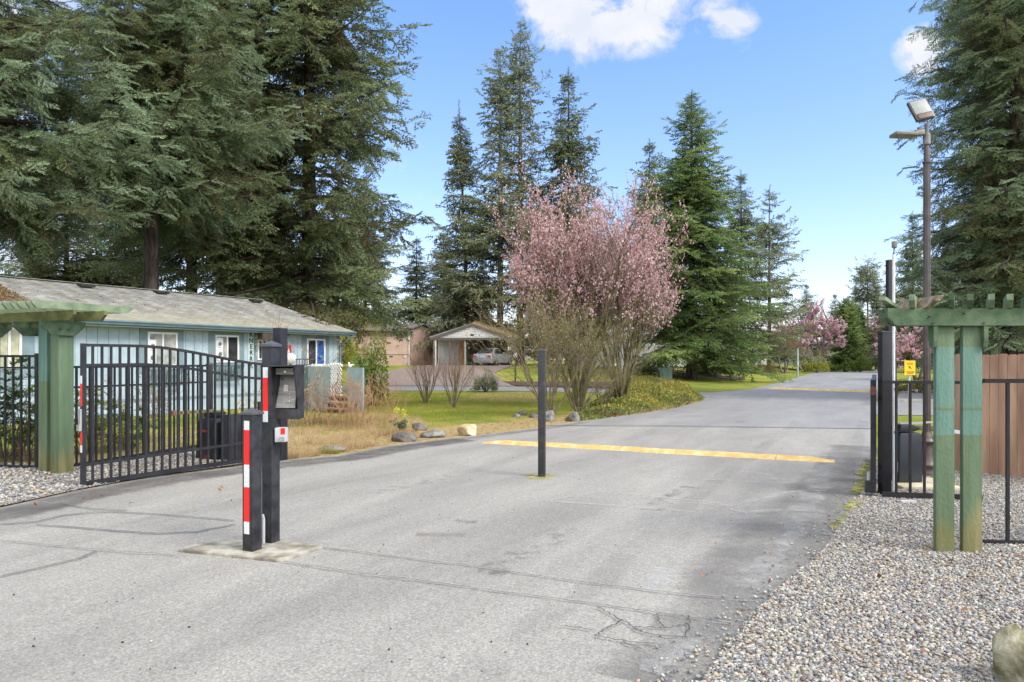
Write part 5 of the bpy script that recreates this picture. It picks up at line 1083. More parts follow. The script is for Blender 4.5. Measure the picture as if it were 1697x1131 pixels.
def conifer_meshes(key, Ht, z0, Rmax, nb, seed, spr, ss, trunk_r=.3, prof=None, e_lo=-12, e_hi=35, droop=.22, weep=.25, dens=1., gap=0, lat_ang=55, lean=0, asym=None, bare=None, curl=.15, keep=None, trunk_top=.02):
    r = np.random.default_rng(seed); prof = prof or (lambda u: (1-u)**.8*.95+.05)
    hts = z0 + (Ht-z0)*np.sort(r.uniform(0, 1, nb)**.92); POS, DIR, SC, TI, polys, br0 = [], [], [], [], [], []; lpol, lr = [], []
    low = r.uniform(0, 6.28, 6)
    for q, z in enumerate(hts):
        u = (z-z0)/(Ht-z0); az = q*2.4 + r.uniform(-.5, .5); L = Rmax*prof(u)*r.uniform(.62, 1.12)
        if asym is not None: L *= 1+asym[0]*math.cos(az-asym[1])
        if r.uniform() < gap: L *= r.uniform(.3, .6)
        if L < .15: continue
        if keep is not None and not keep(z, az): continue
        e = R(e_lo + (e_hi-e_lo)*u**1.1 + r.uniform(-9, 9)); ch = np.array([math.cos(az), math.sin(az), 0]); t = np.linspace(0, 1, 7)[:, None]
        base = np.array([lean*(z/Ht), 0, z]); dz = np.sin(e)*L*t - droop*L*(1-u*.6)*t**2 + curl*L*t**4
        P = base + ch*np.cos(e)*L*t + np.array([0, 0, 1.])*dz; P += np.cumsum(r.normal(0, .012*L, (7, 3)), 0)*np.array([1, 1, .6])
        polys.append(P); br0.append(min(trunk_r*.33, .012*L+.012))
        side = np.array([-ch[1], ch[0], 0]); ns = max(3, int(L/(.30*ss/.45)*dens)); cl = .5+.28*math.sin(3*az+low[0]+z*.9)+r.normal(0, .12)
        for j in range(ns+1):
            tt = .10+.9*(j+r.uniform(-.3, .3))/ns if ns else 1; tt = min(1., max(.05, tt))
            if bare is not None and tt < bare*(1-u): continue
            f_ = tt*6; i0 = min(5, int(f_)); p = P[i0]+(P[i0+1]-P[i0])*(f_-i0); d0 = P[i0+1]-P[i0]; d0 = d0/np.linalg.norm(d0)
            for sg in ((-1, 1) if j < ns else (0,)):
                bl = (.34*L*(1-tt)**.8 + ss*.6*min(1, .3+(1-u)*4))*r.uniform(.65, 1.15); a = R(lat_ang)*sg*r.uniform(.75, 1.2)
                d = d0*math.cos(a)+side*math.sin(a); wp = r.uniform() < weep
                d = d + np.array([0, 0, (-1.3 if wp else r.uniform(-.45, .05))]); d /= np.linalg.norm(d)
                m = max(1, int(bl/(ss*.62)))
                if m > 1: lpol.append(np.linspace(p, p+d*bl, 3)+np.array([[0, 0, 0], [0, 0, .02*bl], [0, 0, -.1*bl]])); lr.append(.006+.004*bl)
                for k in range(m):
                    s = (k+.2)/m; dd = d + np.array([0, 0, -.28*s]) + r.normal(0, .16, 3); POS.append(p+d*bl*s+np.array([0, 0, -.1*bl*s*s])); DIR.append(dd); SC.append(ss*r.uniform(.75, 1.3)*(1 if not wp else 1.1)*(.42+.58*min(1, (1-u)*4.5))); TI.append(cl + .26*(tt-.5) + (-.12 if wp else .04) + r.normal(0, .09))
    for k in range(8): POS.append(np.array([lean, 0, Ht-ss*.5*k*.6])); DIR.append(np.array([r.normal(0, .3), r.normal(0, .3), 1])); SC.append(ss*.38); TI.append(.5)
    POS, DIR, SC, TI = np.array(POS), np.array(DIR), np.array(SC), np.clip(np.array(TI), 0, 1); fr_ = frames(DIR, roll=r.uniform(-.5, .5, len(DIR))); parts = []; half = r.integers(0, len(spr), len(POS))
    for i, s in enumerate(spr):
        q = half == i
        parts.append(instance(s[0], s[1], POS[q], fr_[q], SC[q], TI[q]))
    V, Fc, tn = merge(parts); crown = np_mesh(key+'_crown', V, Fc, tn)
    V1, F1 = tubes_np(polys, br0, np.full(len(polys), .006), 4)
    pr = [(V1, F1)]
    if lpol: pr.append(tubes_np(lpol, lr, np.full(len(lpol), .004), 3))
    V2, F2, _ = merge(pr); br = np_mesh(key+'_branches', V2, F2, smooth=True)
    zz = np.linspace(-.2, 1, 14); zz = np.concatenate([[-.03, 0, .02, .05], np.linspace(.1, 1, 14)]); kx = 12; vs = []; fl = lambda s: trunk_r*((1-s)**.85*(1)+trunk_top/trunk_r) + trunk_r*.45*math.exp(-max(s, 0)*Ht/.5)
    for s in zz:
        for i in range(kx): a = 2*math.pi*i/kx; rr = fl(s)*(1+.06*math.sin(3*a+s*7)+.04*math.sin(5*a)); vs.append((lean*max(0, s)+rr*math.cos(a), rr*math.sin(a), s*Ht))
    fs = [(j*kx+i, j*kx+(i+1) % kx, (j+1)*kx+(i+1) % kx, (j+1)*kx+i) for j in range(len(zz)-1) for i in range(kx)]
    tr = np_mesh(key+'_trunk', np.array(vs), np.array(fs), smooth=True)
    return tr, br, crown
def plant_tree(name, label, cat, loc, meshes, mats_, rz=0, sc=1, group=None, sz=None):
    t = empty(name, label, cat, tuple(loc), rz, group); t.scale = (sc, sc, sz or sc)
    for nm, me, m in zip(('trunk', 'branches', 'crown'), meshes, mats_): add_obj(nm, me, m, t)
    return t
def gp(px, D, dz=0): 
    X = A(px, 0, D).x; return (X, D, zt(X, D)+dz)
# --- blossom and bare trees
def rot_about(v, k, a): return v*math.cos(a) + np.cross(k, v)*math.sin(a) + k*np.dot(k, v)*(1-math.cos(a))
def bare_tree(key, seed, stems, Ht, spread, levels, nsplit, twig_n, r0=.06, leaf=None, up=.12, stem_len=.32, curve=.10, twigk=1.0, angle=.55, spmin=.4):
    r = np.random.default_rng(seed); out = {}; tips = []
    def grow(p, d, L, rad, lev):
        k = 5; P = [p]; dd = d.copy()
        for i in range(k-1): dd = dd + r.normal(0, curve, 3) + np.array([0, 0, up*(.5 if lev < 2 else 1)]); dd /= np.linalg.norm(dd); P.append(P[-1]+dd*L/(k-1))
        P = np.array(P); out.setdefault(lev, []).append((P, rad, rad*.62 if lev < levels else .002))
        if lev >= levels: tips.append(P); return
        n = nsplit[lev]
        for i in range(n):
            t = r.uniform(.35, 1) if i else 1.0; f_ = t*(k-1); i0 = min(k-2, int(f_)); q = P[i0]+(P[i0+1]-P[i0])*(f_-i0); d1 = P[i0+1]-P[i0]; d1 /= np.linalg.norm(d1)
            ax = np.cross(d1, r.normal(size=3)); ax /= np.linalg.norm(ax); nd = rot_about(d1, ax, r.uniform(.3, 1)*angle*(1.15 if lev else 1))
            grow(q, nd, L*r.uniform(.55, .82), max(.0025, rad*.62*(1 if i == 0 else .75)), lev+1)
    for i in range(stems):
        a = i*2*math.pi/stems + r.uniform(-.4, .4); sp = spread*r.uniform(spmin, 1.1); d = np.array([math.cos(a)*sp, math.sin(a)*sp, 1.]); d /= np.linalg.norm(d)
        grow(np.array([math.cos(a)*r0*1.3, math.sin(a)*r0*1.3, -.05]), d, Ht*stem_len*r.uniform(.8, 1.15), r0*r.uniform(.65, 1.1), 0)
    parts_hi, parts_lo = [], []
    for lev, lst in out.items():
        V, Fc = tubes_np([x[0] for x in lst], np.array([x[1] for x in lst]), np.array([x[2] for x in lst]), 6 if lev < 2 else 3)
        (parts_lo if lev < 2 else parts_hi).append((V, Fc))
    V, Fc, _ = merge(parts_lo); tr = np_mesh(key+'_trunk', V, Fc, smooth=True); V, Fc, _ = merge(parts_hi); br = np_mesh(key+'_twigs', V, Fc, smooth=True)
    return tr, br, np.array(tips), r
def blossom_mesh(key, tips, r, n_per, size, cols_keep=None, spread=.05, ti=None):
    n = len(tips)*n_per; idx = np.repeat(np.arange(len(tips)), n_per); t = r.uniform(.05, 1, n); f_ = t*4; i0 = np.minimum(3, f_.astype(int)); p = tips[idx, i0] + (tips[idx, i0+1]-tips[idx, i0])*(f_-i0)[:, None]
    if cols_keep is not None:
        k = cols_keep(p, r); p = p[k]; n = len(p)
    p = p + r.normal(0, spread*.5, (n, 3)); q = np.array([[-.5, -.5, 0], [.5, -.35, .1], [.4, .5, 0], [-.45, .4, .12]]); c = np.concatenate([q, (q[:, [2, 0, 1]])]); Fq = np.array([[0, 1, 2, 3], [4, 5, 6, 7]])
    V, Fc, tn = instance(c, Fq, p, rand_rot(n, r), size*r.uniform(.6, 1.3, n), np.clip(r.normal(.5, .25, n), 0, 1) if ti is None else np.clip(ti(p)+r.normal(0, .15, n), 0, 1)); return np_mesh(key, V, Fc, tn)
def leaf_cloud(key, P, size, seed, elong=2.2, upb=.4, ti=None):
    r = np.random.default_rng(seed); n = len(P); q = np.array([[0, 0, 0], [.5, -.22, .05], [1, 0, 0], [.5, .22, .05]])*np.array([1, 2.0/elong, 1]); d = r.normal(size=(n, 3)); d[:, 2] += upb
    V, Fc, tn = instance(q, np.array([[0, 1, 2, 3]]), P, frames(d, roll=r.uniform(0, 6.28, n)), size*r.uniform(.6, 1.35, n), np.clip(r.normal(.5, .25, n) if ti is None else ti+r.normal(0, .15, n), 0, 1)); return np_mesh(key, V, Fc, tn)
def shrub(name, label, cat, loc, rx, ry, h, n, size, m, seed, stems=7, group=None, elong=2.2, stemm=None, lump=.3, low=.08):
    r = np.random.default_rng(seed); t = empty(name, label, cat, tuple(loc), 0, group); d = r.normal(size=(n, 3)); d /= np.linalg.norm(d, axis=1, keepdims=True); d[:, 2] = np.abs(d[:, 2])*1.0
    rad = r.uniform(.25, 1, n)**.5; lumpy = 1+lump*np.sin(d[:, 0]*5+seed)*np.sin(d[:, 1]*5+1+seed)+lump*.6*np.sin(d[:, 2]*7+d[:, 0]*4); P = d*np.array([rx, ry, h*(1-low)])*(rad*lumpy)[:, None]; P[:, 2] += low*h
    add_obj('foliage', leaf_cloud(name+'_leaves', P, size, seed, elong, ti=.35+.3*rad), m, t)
    pol = []
    for i in range(stems*3): a = r.uniform(0, 6.28); e = r.uniform(.2, .9); b = np.array([math.cos(a)*rx*e, math.sin(a)*ry*e, h*.85*math.sqrt(1-e*e*.7)]); s = b*np.array([.12, .12, 0]); pol.append(np.stack([s, s*.5+b*.45+[0, 0, h*.06], b*.8+s*.1, b]))
    V, Fc = tubes_np(pol, np.full(len(pol), .012), np.full(len(pol), .003), 4); add_obj('stems', np_mesh(name+'_stems', V, Fc), stemm or TWIG, t); return t
# ------------------------------------------------------------------ conifers
import time as _t
T0 = _t.time()
MB1 = (BARK, TWIG, BLUEG); MG = (BARK, TWIG, GREEN); MDK = (BARK, TWIG, DARKG); MF = (BARKG, TWIG, FARG); MBR = (BARK, TWIG, BRIGHT)
col = lambda u: min(1, (1-u)*2.2)**.6*.9+.1
# near blue spruces on the left: only boughs that can be seen are grown
m1 = conifer_meshes('spruce_a', 25, 7.2, 5.8, 185, 11, SPR_NEAR, .50, .28, prof=lambda u: (1-u)**.55, e_lo=2, e_hi=25, droop=.26, weep=.38, dens=.92, keep=lambda z, a: z < 17 , bare=.10, curl=.22)
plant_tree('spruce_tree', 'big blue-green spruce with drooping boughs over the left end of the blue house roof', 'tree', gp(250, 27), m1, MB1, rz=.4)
plant_tree('spruce_tree', 'nearest blue spruce whose boughs hang into the upper left corner', 'tree', gp(-60, 21.5, -1.6), m1, MB1, rz=2.1, sc=.97)
m2 = conifer_meshes('spruce_b', 27, 7.2, 5.0, 150, 12, SPR_MID, .60, .30, prof=lambda u: (1-u)**.6, e_lo=-8, e_hi=30, droop=.28, weep=.45, dens=1.05, bare=.3)
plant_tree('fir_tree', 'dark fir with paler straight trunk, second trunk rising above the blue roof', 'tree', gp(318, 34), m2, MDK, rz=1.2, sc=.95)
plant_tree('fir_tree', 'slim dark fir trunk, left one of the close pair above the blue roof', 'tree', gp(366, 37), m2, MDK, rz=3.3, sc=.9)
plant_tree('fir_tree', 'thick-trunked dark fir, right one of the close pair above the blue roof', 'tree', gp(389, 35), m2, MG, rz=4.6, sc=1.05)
m3 = conifer_meshes('bigfir', 31, 4.6, 8.4, 165, 13, SPR_MID, .66, .42, prof=lambda u: (1-u)**.62, e_lo=-10, e_hi=32, droop=.20, weep=.34, dens=1.0, gap=.16, bare=.22)
plant_tree('fir_tree', 'huge broad fir reaching out of the top of the picture, centre left', 'tree', gp(512, 36), m3, MDK, rz=.7)
plant_tree('fir_tree', 'shorter bushy green fir filling the gap right of the huge broad fir foot', 'tree', gp(605, 74), m3, MG, rz=2.7, sc=.62)
m4 = conifer_meshes('hemlock', 24, 2.5, 7.0, 135, 14, SPR_FAR, .8, .22, prof=lambda u: (1-u)**1.35, e_lo=-10, e_hi=5, droop=.22, weep=.2, gap=.2, dens=.95, lean=-1.0)
plant_tree('hemlock_tree', 'slender pointed hemlock with leaning trunk right of the huge broad fir', 'tree', gp(778, 68), m4, MF, rz=0, sc=1.0, sz=1.03)
m5 = conifer_meshes('twinfir', 31, 6.5, 7.6, 118, 15, SPR_FAR, .85, .30, prof=lambda u: (1-u)**.85*(.75+.25*math.sin(u*9))+.03, e_lo=-6, e_hi=30, droop=.12, weep=.15, gap=.25, dens=.85, bare=.25)
plant_tree('fir_tree', 'tall sparse fir, left of the twin pair in the middle', 'tree', gp(829, 66), m5, MF, rz=.5, sc=1.05, sz=.92)
plant_tree('fir_tree', 'tallest sparse fir, right of the twin pair in the middle', 'tree', gp(862, 67), m5, MF, rz=3.0, sc=1.1, sz=1.015)
m6 = conifer_meshes('fir6', 28, 2.5, 7.8, 140, 16, SPR_FAR, .85, .28, prof=lambda u: (1-u)**.95, e_lo=-12, e_hi=25, droop=.16, weep=.2, gap=.16, dens=.95)
plant_tree('fir_tree', 'pointed dark fir right behind the pink blossom tree top', 'tree', gp(942, 66), m6, MDK, rz=1.0, sc=1.02, sz=.96)
m7 = conifer_meshes('spruce7', 20.5, 2.4, 5.7, 210, 17, SPR_MID, .60, .27, prof=lambda u: (1-u)**.72, e_lo=-16, e_hi=32, droop=.20, weep=.25, dens=.95, gap=.1)
plant_tree('spruce_tree', 'full conical bright green spruce on the lawn right of the pink blossom tree', 'tree', gp(1146, 51), m7, MBR, rz=0, sc=1.14, sz=.985)
plant_tree('fir_tree', 'small-topped fir half hidden left of the conical green spruce', 'tree', gp(1076, 72), m6, MDK, rz=4, sc=.80)
plant_tree('fir_tree', 'narrow fir rising just right of the conical green spruce', 'tree', gp(1228, 72), m6, MF, rz=5, sc=.78, sz=.71)
m8 = conifer_meshes('fir8', 24, 1.5, 6.4, 95, 18, SPR_FAR, .85, .24, prof=lambda u: (1-u)**.95, e_lo=2, e_hi=18, droop=.06, weep=.05, gap=.15, dens=.95, asym=(.3, 0))
plant_tree('fir_tree', 'grey-green fir with open right-hand boughs beyond the conical spruce', 'tree', gp(1275, 84), m8, MF, rz=.1, sc=1.0, sz=.89)
# right-hand spruce
m9 = conifer_meshes('spruce_r', 24, 2.4, 3.9, 230, 19, SPR_NEAR, .50, .30, prof=lambda u: (1-u)**.35, e_lo=-12, e_hi=20, droop=.28, weep=.36, dens=.92, keep=lambda z, a: z < 17, curl=.22)
plant_tree('spruce_tree', 'tall grey-green spruce with cracked brown trunk behind the right pergola', 'tree', gp(1683, 27.5), m9, MB1, rz=.3, sc=1.04)
plant_tree('spruce_tree', 'second spruce trunk standing just left behind the right-hand spruce', 'tree', gp(1655, 31), m9, MDK, rz=2.0, sc=1.06)
plant_tree('fir_tree', 'narrow-topped fir left of the right-hand spruce behind the lamp post', 'tree', gp(1512, 88), m6, MDK, rz=2, sc=.60, sz=.70)
# far end of the road
m10 = conifer_meshes('pine', 18, 11, 3.0, 46, 20, SPR_FAR, .95, .22, prof=lambda u: .55+.45*math.sin(min(1, u*1.3)*3.0), e_lo=10, e_hi=40, droop=.05, weep=.05, gap=.3, dens=1.2)
plant_tree('pine_tree', 'lone sparse-topped pine standing over the far end of the road', 'tree', gp(1438, 112), m10, MF, sc=.93)
far = [(1418, 125, .52, 'short fir left of the lone pine'), (1452, 118, .50, 'fir close right of the lone pine trunk'), (1476, 105, .52, 'fir behind the slim black column'), (1384, 135, .5, 'small distant fir above the far yellow-green tree'), (1337, 120, .50, 'distant dark fir above the far pink tree'), (1500, 100, .42, 'distant fir between black column and lamp post'), (1560, 90, .5, 'distant fir right of the lamp post shaft')]
for px, D, s, lb in far: plant_tree('fir_tree', lb, 'tree', gp(px, D), m6, MF, rz=px*.7, sc=s*1.1, sz=s, group='distant firs at the end of the road')
bk = [(110, 40, .62, 'dark background fir low behind the left end of the roof'), (215, 44, .66, 'background fir between the two left spruces'), (60, 52, .50, 'green background fir low on the far left'), (160, 60, .50, 'background fir seen under the left spruce boughs'), (-40, 50, .55, 'background fir at the left edge above the roof'), (450, 58, .62, 'background fir left of the huge broad fir trunk'), (690, 70, .52, 'background fir above the pink house roof'), (735, 80, .62, 'background fir between pink house and carport'), (905, 84, .66, 'background fir left behind the pink blossom tree'), (985, 80, .50, 'background fir right behind the pink blossom tree'), (1040, 86, .5, 'background fir above the white house'), (1195, 84, .5, 'background fir behind the conical spruce'), (560, 66, .7, 'background fir right behind the huge broad fir trunk'), (800, 90, .5, 'background fir behind the carport roof')]
for px, D, s, lb in bk: plant_tree('fir_tree', lb, 'tree', gp(px, D), m6, (BARKG, TWIG, GREEN if px % 2 else DARKG), rz=px*.37, sc=s*1.15, sz=s*.85, group='background firs behind the houses')
m11 = conifer_meshes('bushcon', 10, .6, 2.9, 150, 22, SPR_FAR, .75, .18, prof=lambda u: (1-u)**.55, e_lo=10, e_hi=60, droop=.05, weep=.05, dens=1.3)
plant_tree('cypress_tree', 'dense dark green conical evergreen at the roadside far end', 'tree', gp(1402, 96), m11, MBR, sc=.95)
YG = mat_tint('needles_yellow', [(.10, .12, .02), (.19, .19, .03), (.28, .25, .045)], .7, .25)
plant_tree('cypress_tree', 'yellow-green conical tree behind the dense far evergreen', 'tree', gp(1420, 108), m11, (BARKG, TWIG, YG), rz=2, sc=.92)
# ------------------------------------------------------------------ blossom trees
PINKB = mat_tint('blossom_pink', [(.36, .17, .18), (.56, .33, .35), (.72, .53, .54), (.84, .73, .74)], .7, .3)
PINK2 = mat_tint('blossom_light', [(.56, .32, .38), (.72, .50, .56), (.84, .72, .75)], .7, .4)
TW1 = mat('twig_reddish', (.13, .075, .055), (.27, .18, .12), 3, .9); TW2 = mat('twig_olive', (.085, .068, .04), (.21, .165, .10), 3, .9); MOSSB = mat('mossy_trunk', (.05, .045, .015), (.17, .17, .02), 7, .95, .8, 40, detail=8, c3=(.09, .075, .045))
tr, br, tips, r = bare_tree('plum', 31, 12, 7.6, .50, 5, (3, 4, 4, 3, 3), 0, r0=.075, up=.07, stem_len=.27, angle=.72, spmin=.05)
def keep1(p, r): hgt = np.clip((p[:, 2]-1.1)/2.6, .05, 1)*np.clip(.62+.9*np.sin(p[:, 0]*2.3+1)*np.sin(p[:, 1]*2.1)*np.sin(p[:, 2]*2.2+.5), .12, 1); rad = np.hypot(p[:, 0], p[:, 1]); return r.uniform(0, 1, len(p)) < hgt*np.clip(.25+rad/2.2+.25*(p[:, 2] > 5.2), 0, 1)
plb = blossom_mesh('plum_blossom', tips, r, 9, .042, keep1)
for px_, D_, s_, z_, rz_, lb_ in ((958, 24.0, .88, 1.30, .9, 'left and taller of the twin pink-blossomed plum trees on the leafy island'), (1030, 25.2, .80, 1.26, 4.4, 'right one of the twin pink-blossomed plum trees, nearest the island tip')):
    t = plant_tree('plum_tree', lb_, 'tree', gp(px_, D_), (tr, br), (MOSSB, TW2), sc=s_, sz=z_, rz=rz_, group='pink plum trees on the island')
    add_obj('blossom', plb, PINKB, t)
# smaller round pink trees
tr2, br2, tips2, r = bare_tree('cherry', 32, 5, 6, .5, 5, (3, 3, 3, 3, 2), 0, r0=.10, up=.06, stem_len=.30, angle=.75)
bm2 = blossom_mesh('cherry_blossom', tips2, r, 26, .075, lambda p, r: r.uniform(0, 1, len(p)) < np.clip((p[:, 2]-.8)/2, .05, 1))
def pinktree(label, px, D, sc, sz, rz, m=PINK2):
    t = plant_tree('cherry_tree', label, 'tree', gp(px, D), (tr2, br2), (BARKG, TW1), rz=rz, sc=sc, sz=sz); add_obj('blossom', bm2, m, t); return t
hh2 = tips2[:, :, 2].max(); print('cherry h', hh2, np.abs(tips2[:, :, 0]).max())
pinktree('round pink cherry tree beyond the bare tree on the left of the road', 1334, 92, 9.6/hh2, 9.0/hh2, .5)
pinktree('hazy pink cherry at the far left roadside behind the yellow-green tree', 1440, 112, 8.4/hh2, 9.4/hh2, 1.5)
pinktree('bright pink cherry tree right of the road between column and pergola', 1520, 56, 6.0/hh2, 5.0/hh2, 2.5)
# bare trees left of the distant pink tree
tr3, br3, tips3, r = bare_tree('baretree', 33, 3, 6, .75, 5, (3, 3, 4, 3, 3), 0, r0=.15, up=.02, stem_len=.34, angle=.8)
h3 = tips3[:, :, 2].max()
bud = blossom_mesh('bare_buds', tips3, r, 3, .05)
BUD = mat_tint('buds_red', [(.22, .12, .08), (.34, .20, .14), (.40, .26, .22)], .8, .1)
t = plant_tree('bare_tree', 'wide leafless reddish tree on the far lawn left of the distant pink tree', 'tree', gp(1300, 78), (tr3, br3), (BARKG, TW1), sc=5.6/h3, rz=.4); add_obj('buds', bud, BUD, t)
t = plant_tree('bare_tree', 'thin leafless tree half hidden right of the conical spruce', 'tree', gp(1252, 74), (tr3, br3), (BARKG, TW1), sc=4.4/h3, rz=2.4); add_obj('buds', bud, BUD, t)
t = plant_tree('bare_tree', 'bare tall tree tips poking above the distant pink tree', 'tree', gp(1352, 125), (tr3, br3), (BARKG, TW1), sc=13/h3, sz=13.5/h3, rz=1.4)
# bare multi-stem shrubs on the lawn
tr4, br4, tips4, r = bare_tree('bush', 34, 11, 3.2, .48, 4, (3, 3, 3, 2), 0, r0=.034, up=.10, stem_len=.42, angle=.42, curve=.06)
h4 = tips4[:, :, 2].max(); print('bush h', h4)
for px, D, hgt, lb, rz in ((705, 26.0, 2.7, 'left of the two leafless many-stemmed shrubs on the lawn', 0), (753, 23.6, 2.6, 'right of the two leafless many-stemmed shrubs on the lawn', 2)):
    plant_tree('bare_shrub', lb, 'shrub', gp(px, D), (tr4, br4), (TW2, TW1), sc=hgt/h4, rz=rz, group='leafless shrubs on the lawn')
tr5, br5, tips5, r = bare_tree('bigbush', 35, 12, 4.4, .62, 5, (3, 3, 3, 3, 2), 0, r0=.034, up=.05, stem_len=.36, angle=.50, curve=.08)
h5 = tips5[:, :, 2].max(); budy = blossom_mesh('bush_buds', tips5, r, 1, .028); YB = mat_tint('buds_olive', [(.26, .24, .07), (.42, .40, .14)], .8, .2)
for px, D, hgt, lb, rz in ((912, 20.0, 4.0, 'tall spreading leafless shrub right behind the centre bollard', 0), (958, 20.6, 3.2, 'twiggy leafless shrub between bollard and blossom tree', 2.4)):
    t = plant_tree('bare_shrub', lb, 'shrub', gp(px, D), (tr5, br5), (TW2, TW2), sc=hgt/h5, rz=rz, group='leafless shrubs beside the bollard'); add_obj('buds', budy, YB, t)
t = plant_tree('bare_shrub', 'low tangled leafless shrub at the foot of the blossom tree', 'shrub', gp(1000, 22.4), (tr5, br5), (TW2, TW2), sc=1.9/h5, rz=4); add_obj('buds', budy, YB, t)
# ------------------------------------------------------------------ shrubs and ground plants
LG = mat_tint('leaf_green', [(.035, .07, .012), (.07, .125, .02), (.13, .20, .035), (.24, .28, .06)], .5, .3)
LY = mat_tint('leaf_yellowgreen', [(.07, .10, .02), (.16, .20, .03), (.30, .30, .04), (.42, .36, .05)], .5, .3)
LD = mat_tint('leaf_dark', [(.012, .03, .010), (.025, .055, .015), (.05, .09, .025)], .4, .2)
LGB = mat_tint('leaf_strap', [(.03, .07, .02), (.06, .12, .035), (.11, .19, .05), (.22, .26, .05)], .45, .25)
LB2 = mat_tint('leaf_grey', [(.06, .09, .04), (.11, .15, .08), (.18, .22, .12)], .6, .2)
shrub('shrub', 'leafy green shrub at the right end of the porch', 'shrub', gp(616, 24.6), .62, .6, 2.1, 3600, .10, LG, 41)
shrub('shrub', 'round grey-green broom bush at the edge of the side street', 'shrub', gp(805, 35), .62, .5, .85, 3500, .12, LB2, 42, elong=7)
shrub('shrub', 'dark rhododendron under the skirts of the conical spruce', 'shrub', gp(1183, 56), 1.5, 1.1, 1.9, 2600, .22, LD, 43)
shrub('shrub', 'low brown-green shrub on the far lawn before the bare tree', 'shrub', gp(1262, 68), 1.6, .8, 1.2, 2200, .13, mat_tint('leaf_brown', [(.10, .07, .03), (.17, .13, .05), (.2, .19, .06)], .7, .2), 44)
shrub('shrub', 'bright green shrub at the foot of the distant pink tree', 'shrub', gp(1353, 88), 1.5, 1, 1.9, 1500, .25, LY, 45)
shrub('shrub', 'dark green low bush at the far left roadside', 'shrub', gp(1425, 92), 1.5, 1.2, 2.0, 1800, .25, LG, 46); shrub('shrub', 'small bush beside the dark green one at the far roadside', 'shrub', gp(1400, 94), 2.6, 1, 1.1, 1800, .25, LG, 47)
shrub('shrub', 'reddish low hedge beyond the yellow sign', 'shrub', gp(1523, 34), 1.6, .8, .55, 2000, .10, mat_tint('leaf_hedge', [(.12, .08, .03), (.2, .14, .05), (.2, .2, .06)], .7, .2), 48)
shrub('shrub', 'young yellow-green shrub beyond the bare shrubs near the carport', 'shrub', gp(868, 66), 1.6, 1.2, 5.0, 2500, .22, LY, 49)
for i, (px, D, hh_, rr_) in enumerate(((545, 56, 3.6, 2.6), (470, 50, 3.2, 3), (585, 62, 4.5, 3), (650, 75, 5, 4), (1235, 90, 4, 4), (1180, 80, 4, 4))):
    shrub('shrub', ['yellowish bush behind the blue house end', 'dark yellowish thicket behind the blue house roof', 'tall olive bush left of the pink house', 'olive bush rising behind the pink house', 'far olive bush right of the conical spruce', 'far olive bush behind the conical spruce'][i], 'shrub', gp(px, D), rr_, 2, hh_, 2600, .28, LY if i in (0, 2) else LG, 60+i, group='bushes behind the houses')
# strap-leaved plants behind the left fence
def strap(name, label, px, D, rx, h, n, seed, m=LGB):
    r = np.random.default_rng(seed); t = empty(name, label, 'shrub', gp(px, D), 0, 'evergreen shrubs behind the left fence'); P, DD, S, T_ = [], [], [], []
    pol = []
    for i in range(n):
        a = r.uniform(0, 6.28); e = r.uniform(0, 1)**.6*rx; z = r.uniform(.1, 1)*h*(1-.35*(e/rx)**2); c = np.array([math.cos(a)*e, math.sin(a)*e*.8, z]); tn = r.uniform(.1, .9)
        if i % 3 == 0: pol.append(np.stack([c*[.3, .3, 0], c*[.6, .6, .5], c]))
        for k in range(13): b_ = k*2.4; d = np.array([math.cos(b_), math.sin(b_), r.uniform(.1, 1.3)]); P.append(c); DD.append(d); S.append(r.uniform(.10, .17)); T_.append(tn+r.normal(0, .1))
    q = np.array([[0, -.02, 0], [0, .02, 0], [.45, .075, .04], [1, 0, -.05], [.45, -.075, .04]]); V, Fc, tt = instance(q, np.array([[0, 4, 3, 2]]), np.array(P), frames(np.array(DD)), np.array(S), np.clip(T_, 0, 1))
    add_obj('foliage', np_mesh(name+'_leaves', V, Fc, tt), m, t); V, Fc = tubes_np(pol, np.full(len(pol), .009), np.full(len(pol), .004), 4); add_obj('stems', np_mesh(name+'_stems', V, Fc), TW1, t)
strap('evergreen_shrub', 'dark strap-leaved shrub behind the fence at the left edge', 8, 11.6, 1.0, 1.35, 150, 51); strap('evergreen_shrub', 'strap-leaved shrub with yellow new shoots left of the pergola post', 48, 11.2, .55, 1.7, 70, 52, LG)
strap('evergreen_shrub', 'bright yellow-green shrub just right of the left pergola post', 150, 12.0, .6, 1.15, 85, 53, LY); strap('evergreen_shrub', 'low strap-leaved shrub seen through the left end of the open gate', 205, 12.6, .6, .75, 60, 54)
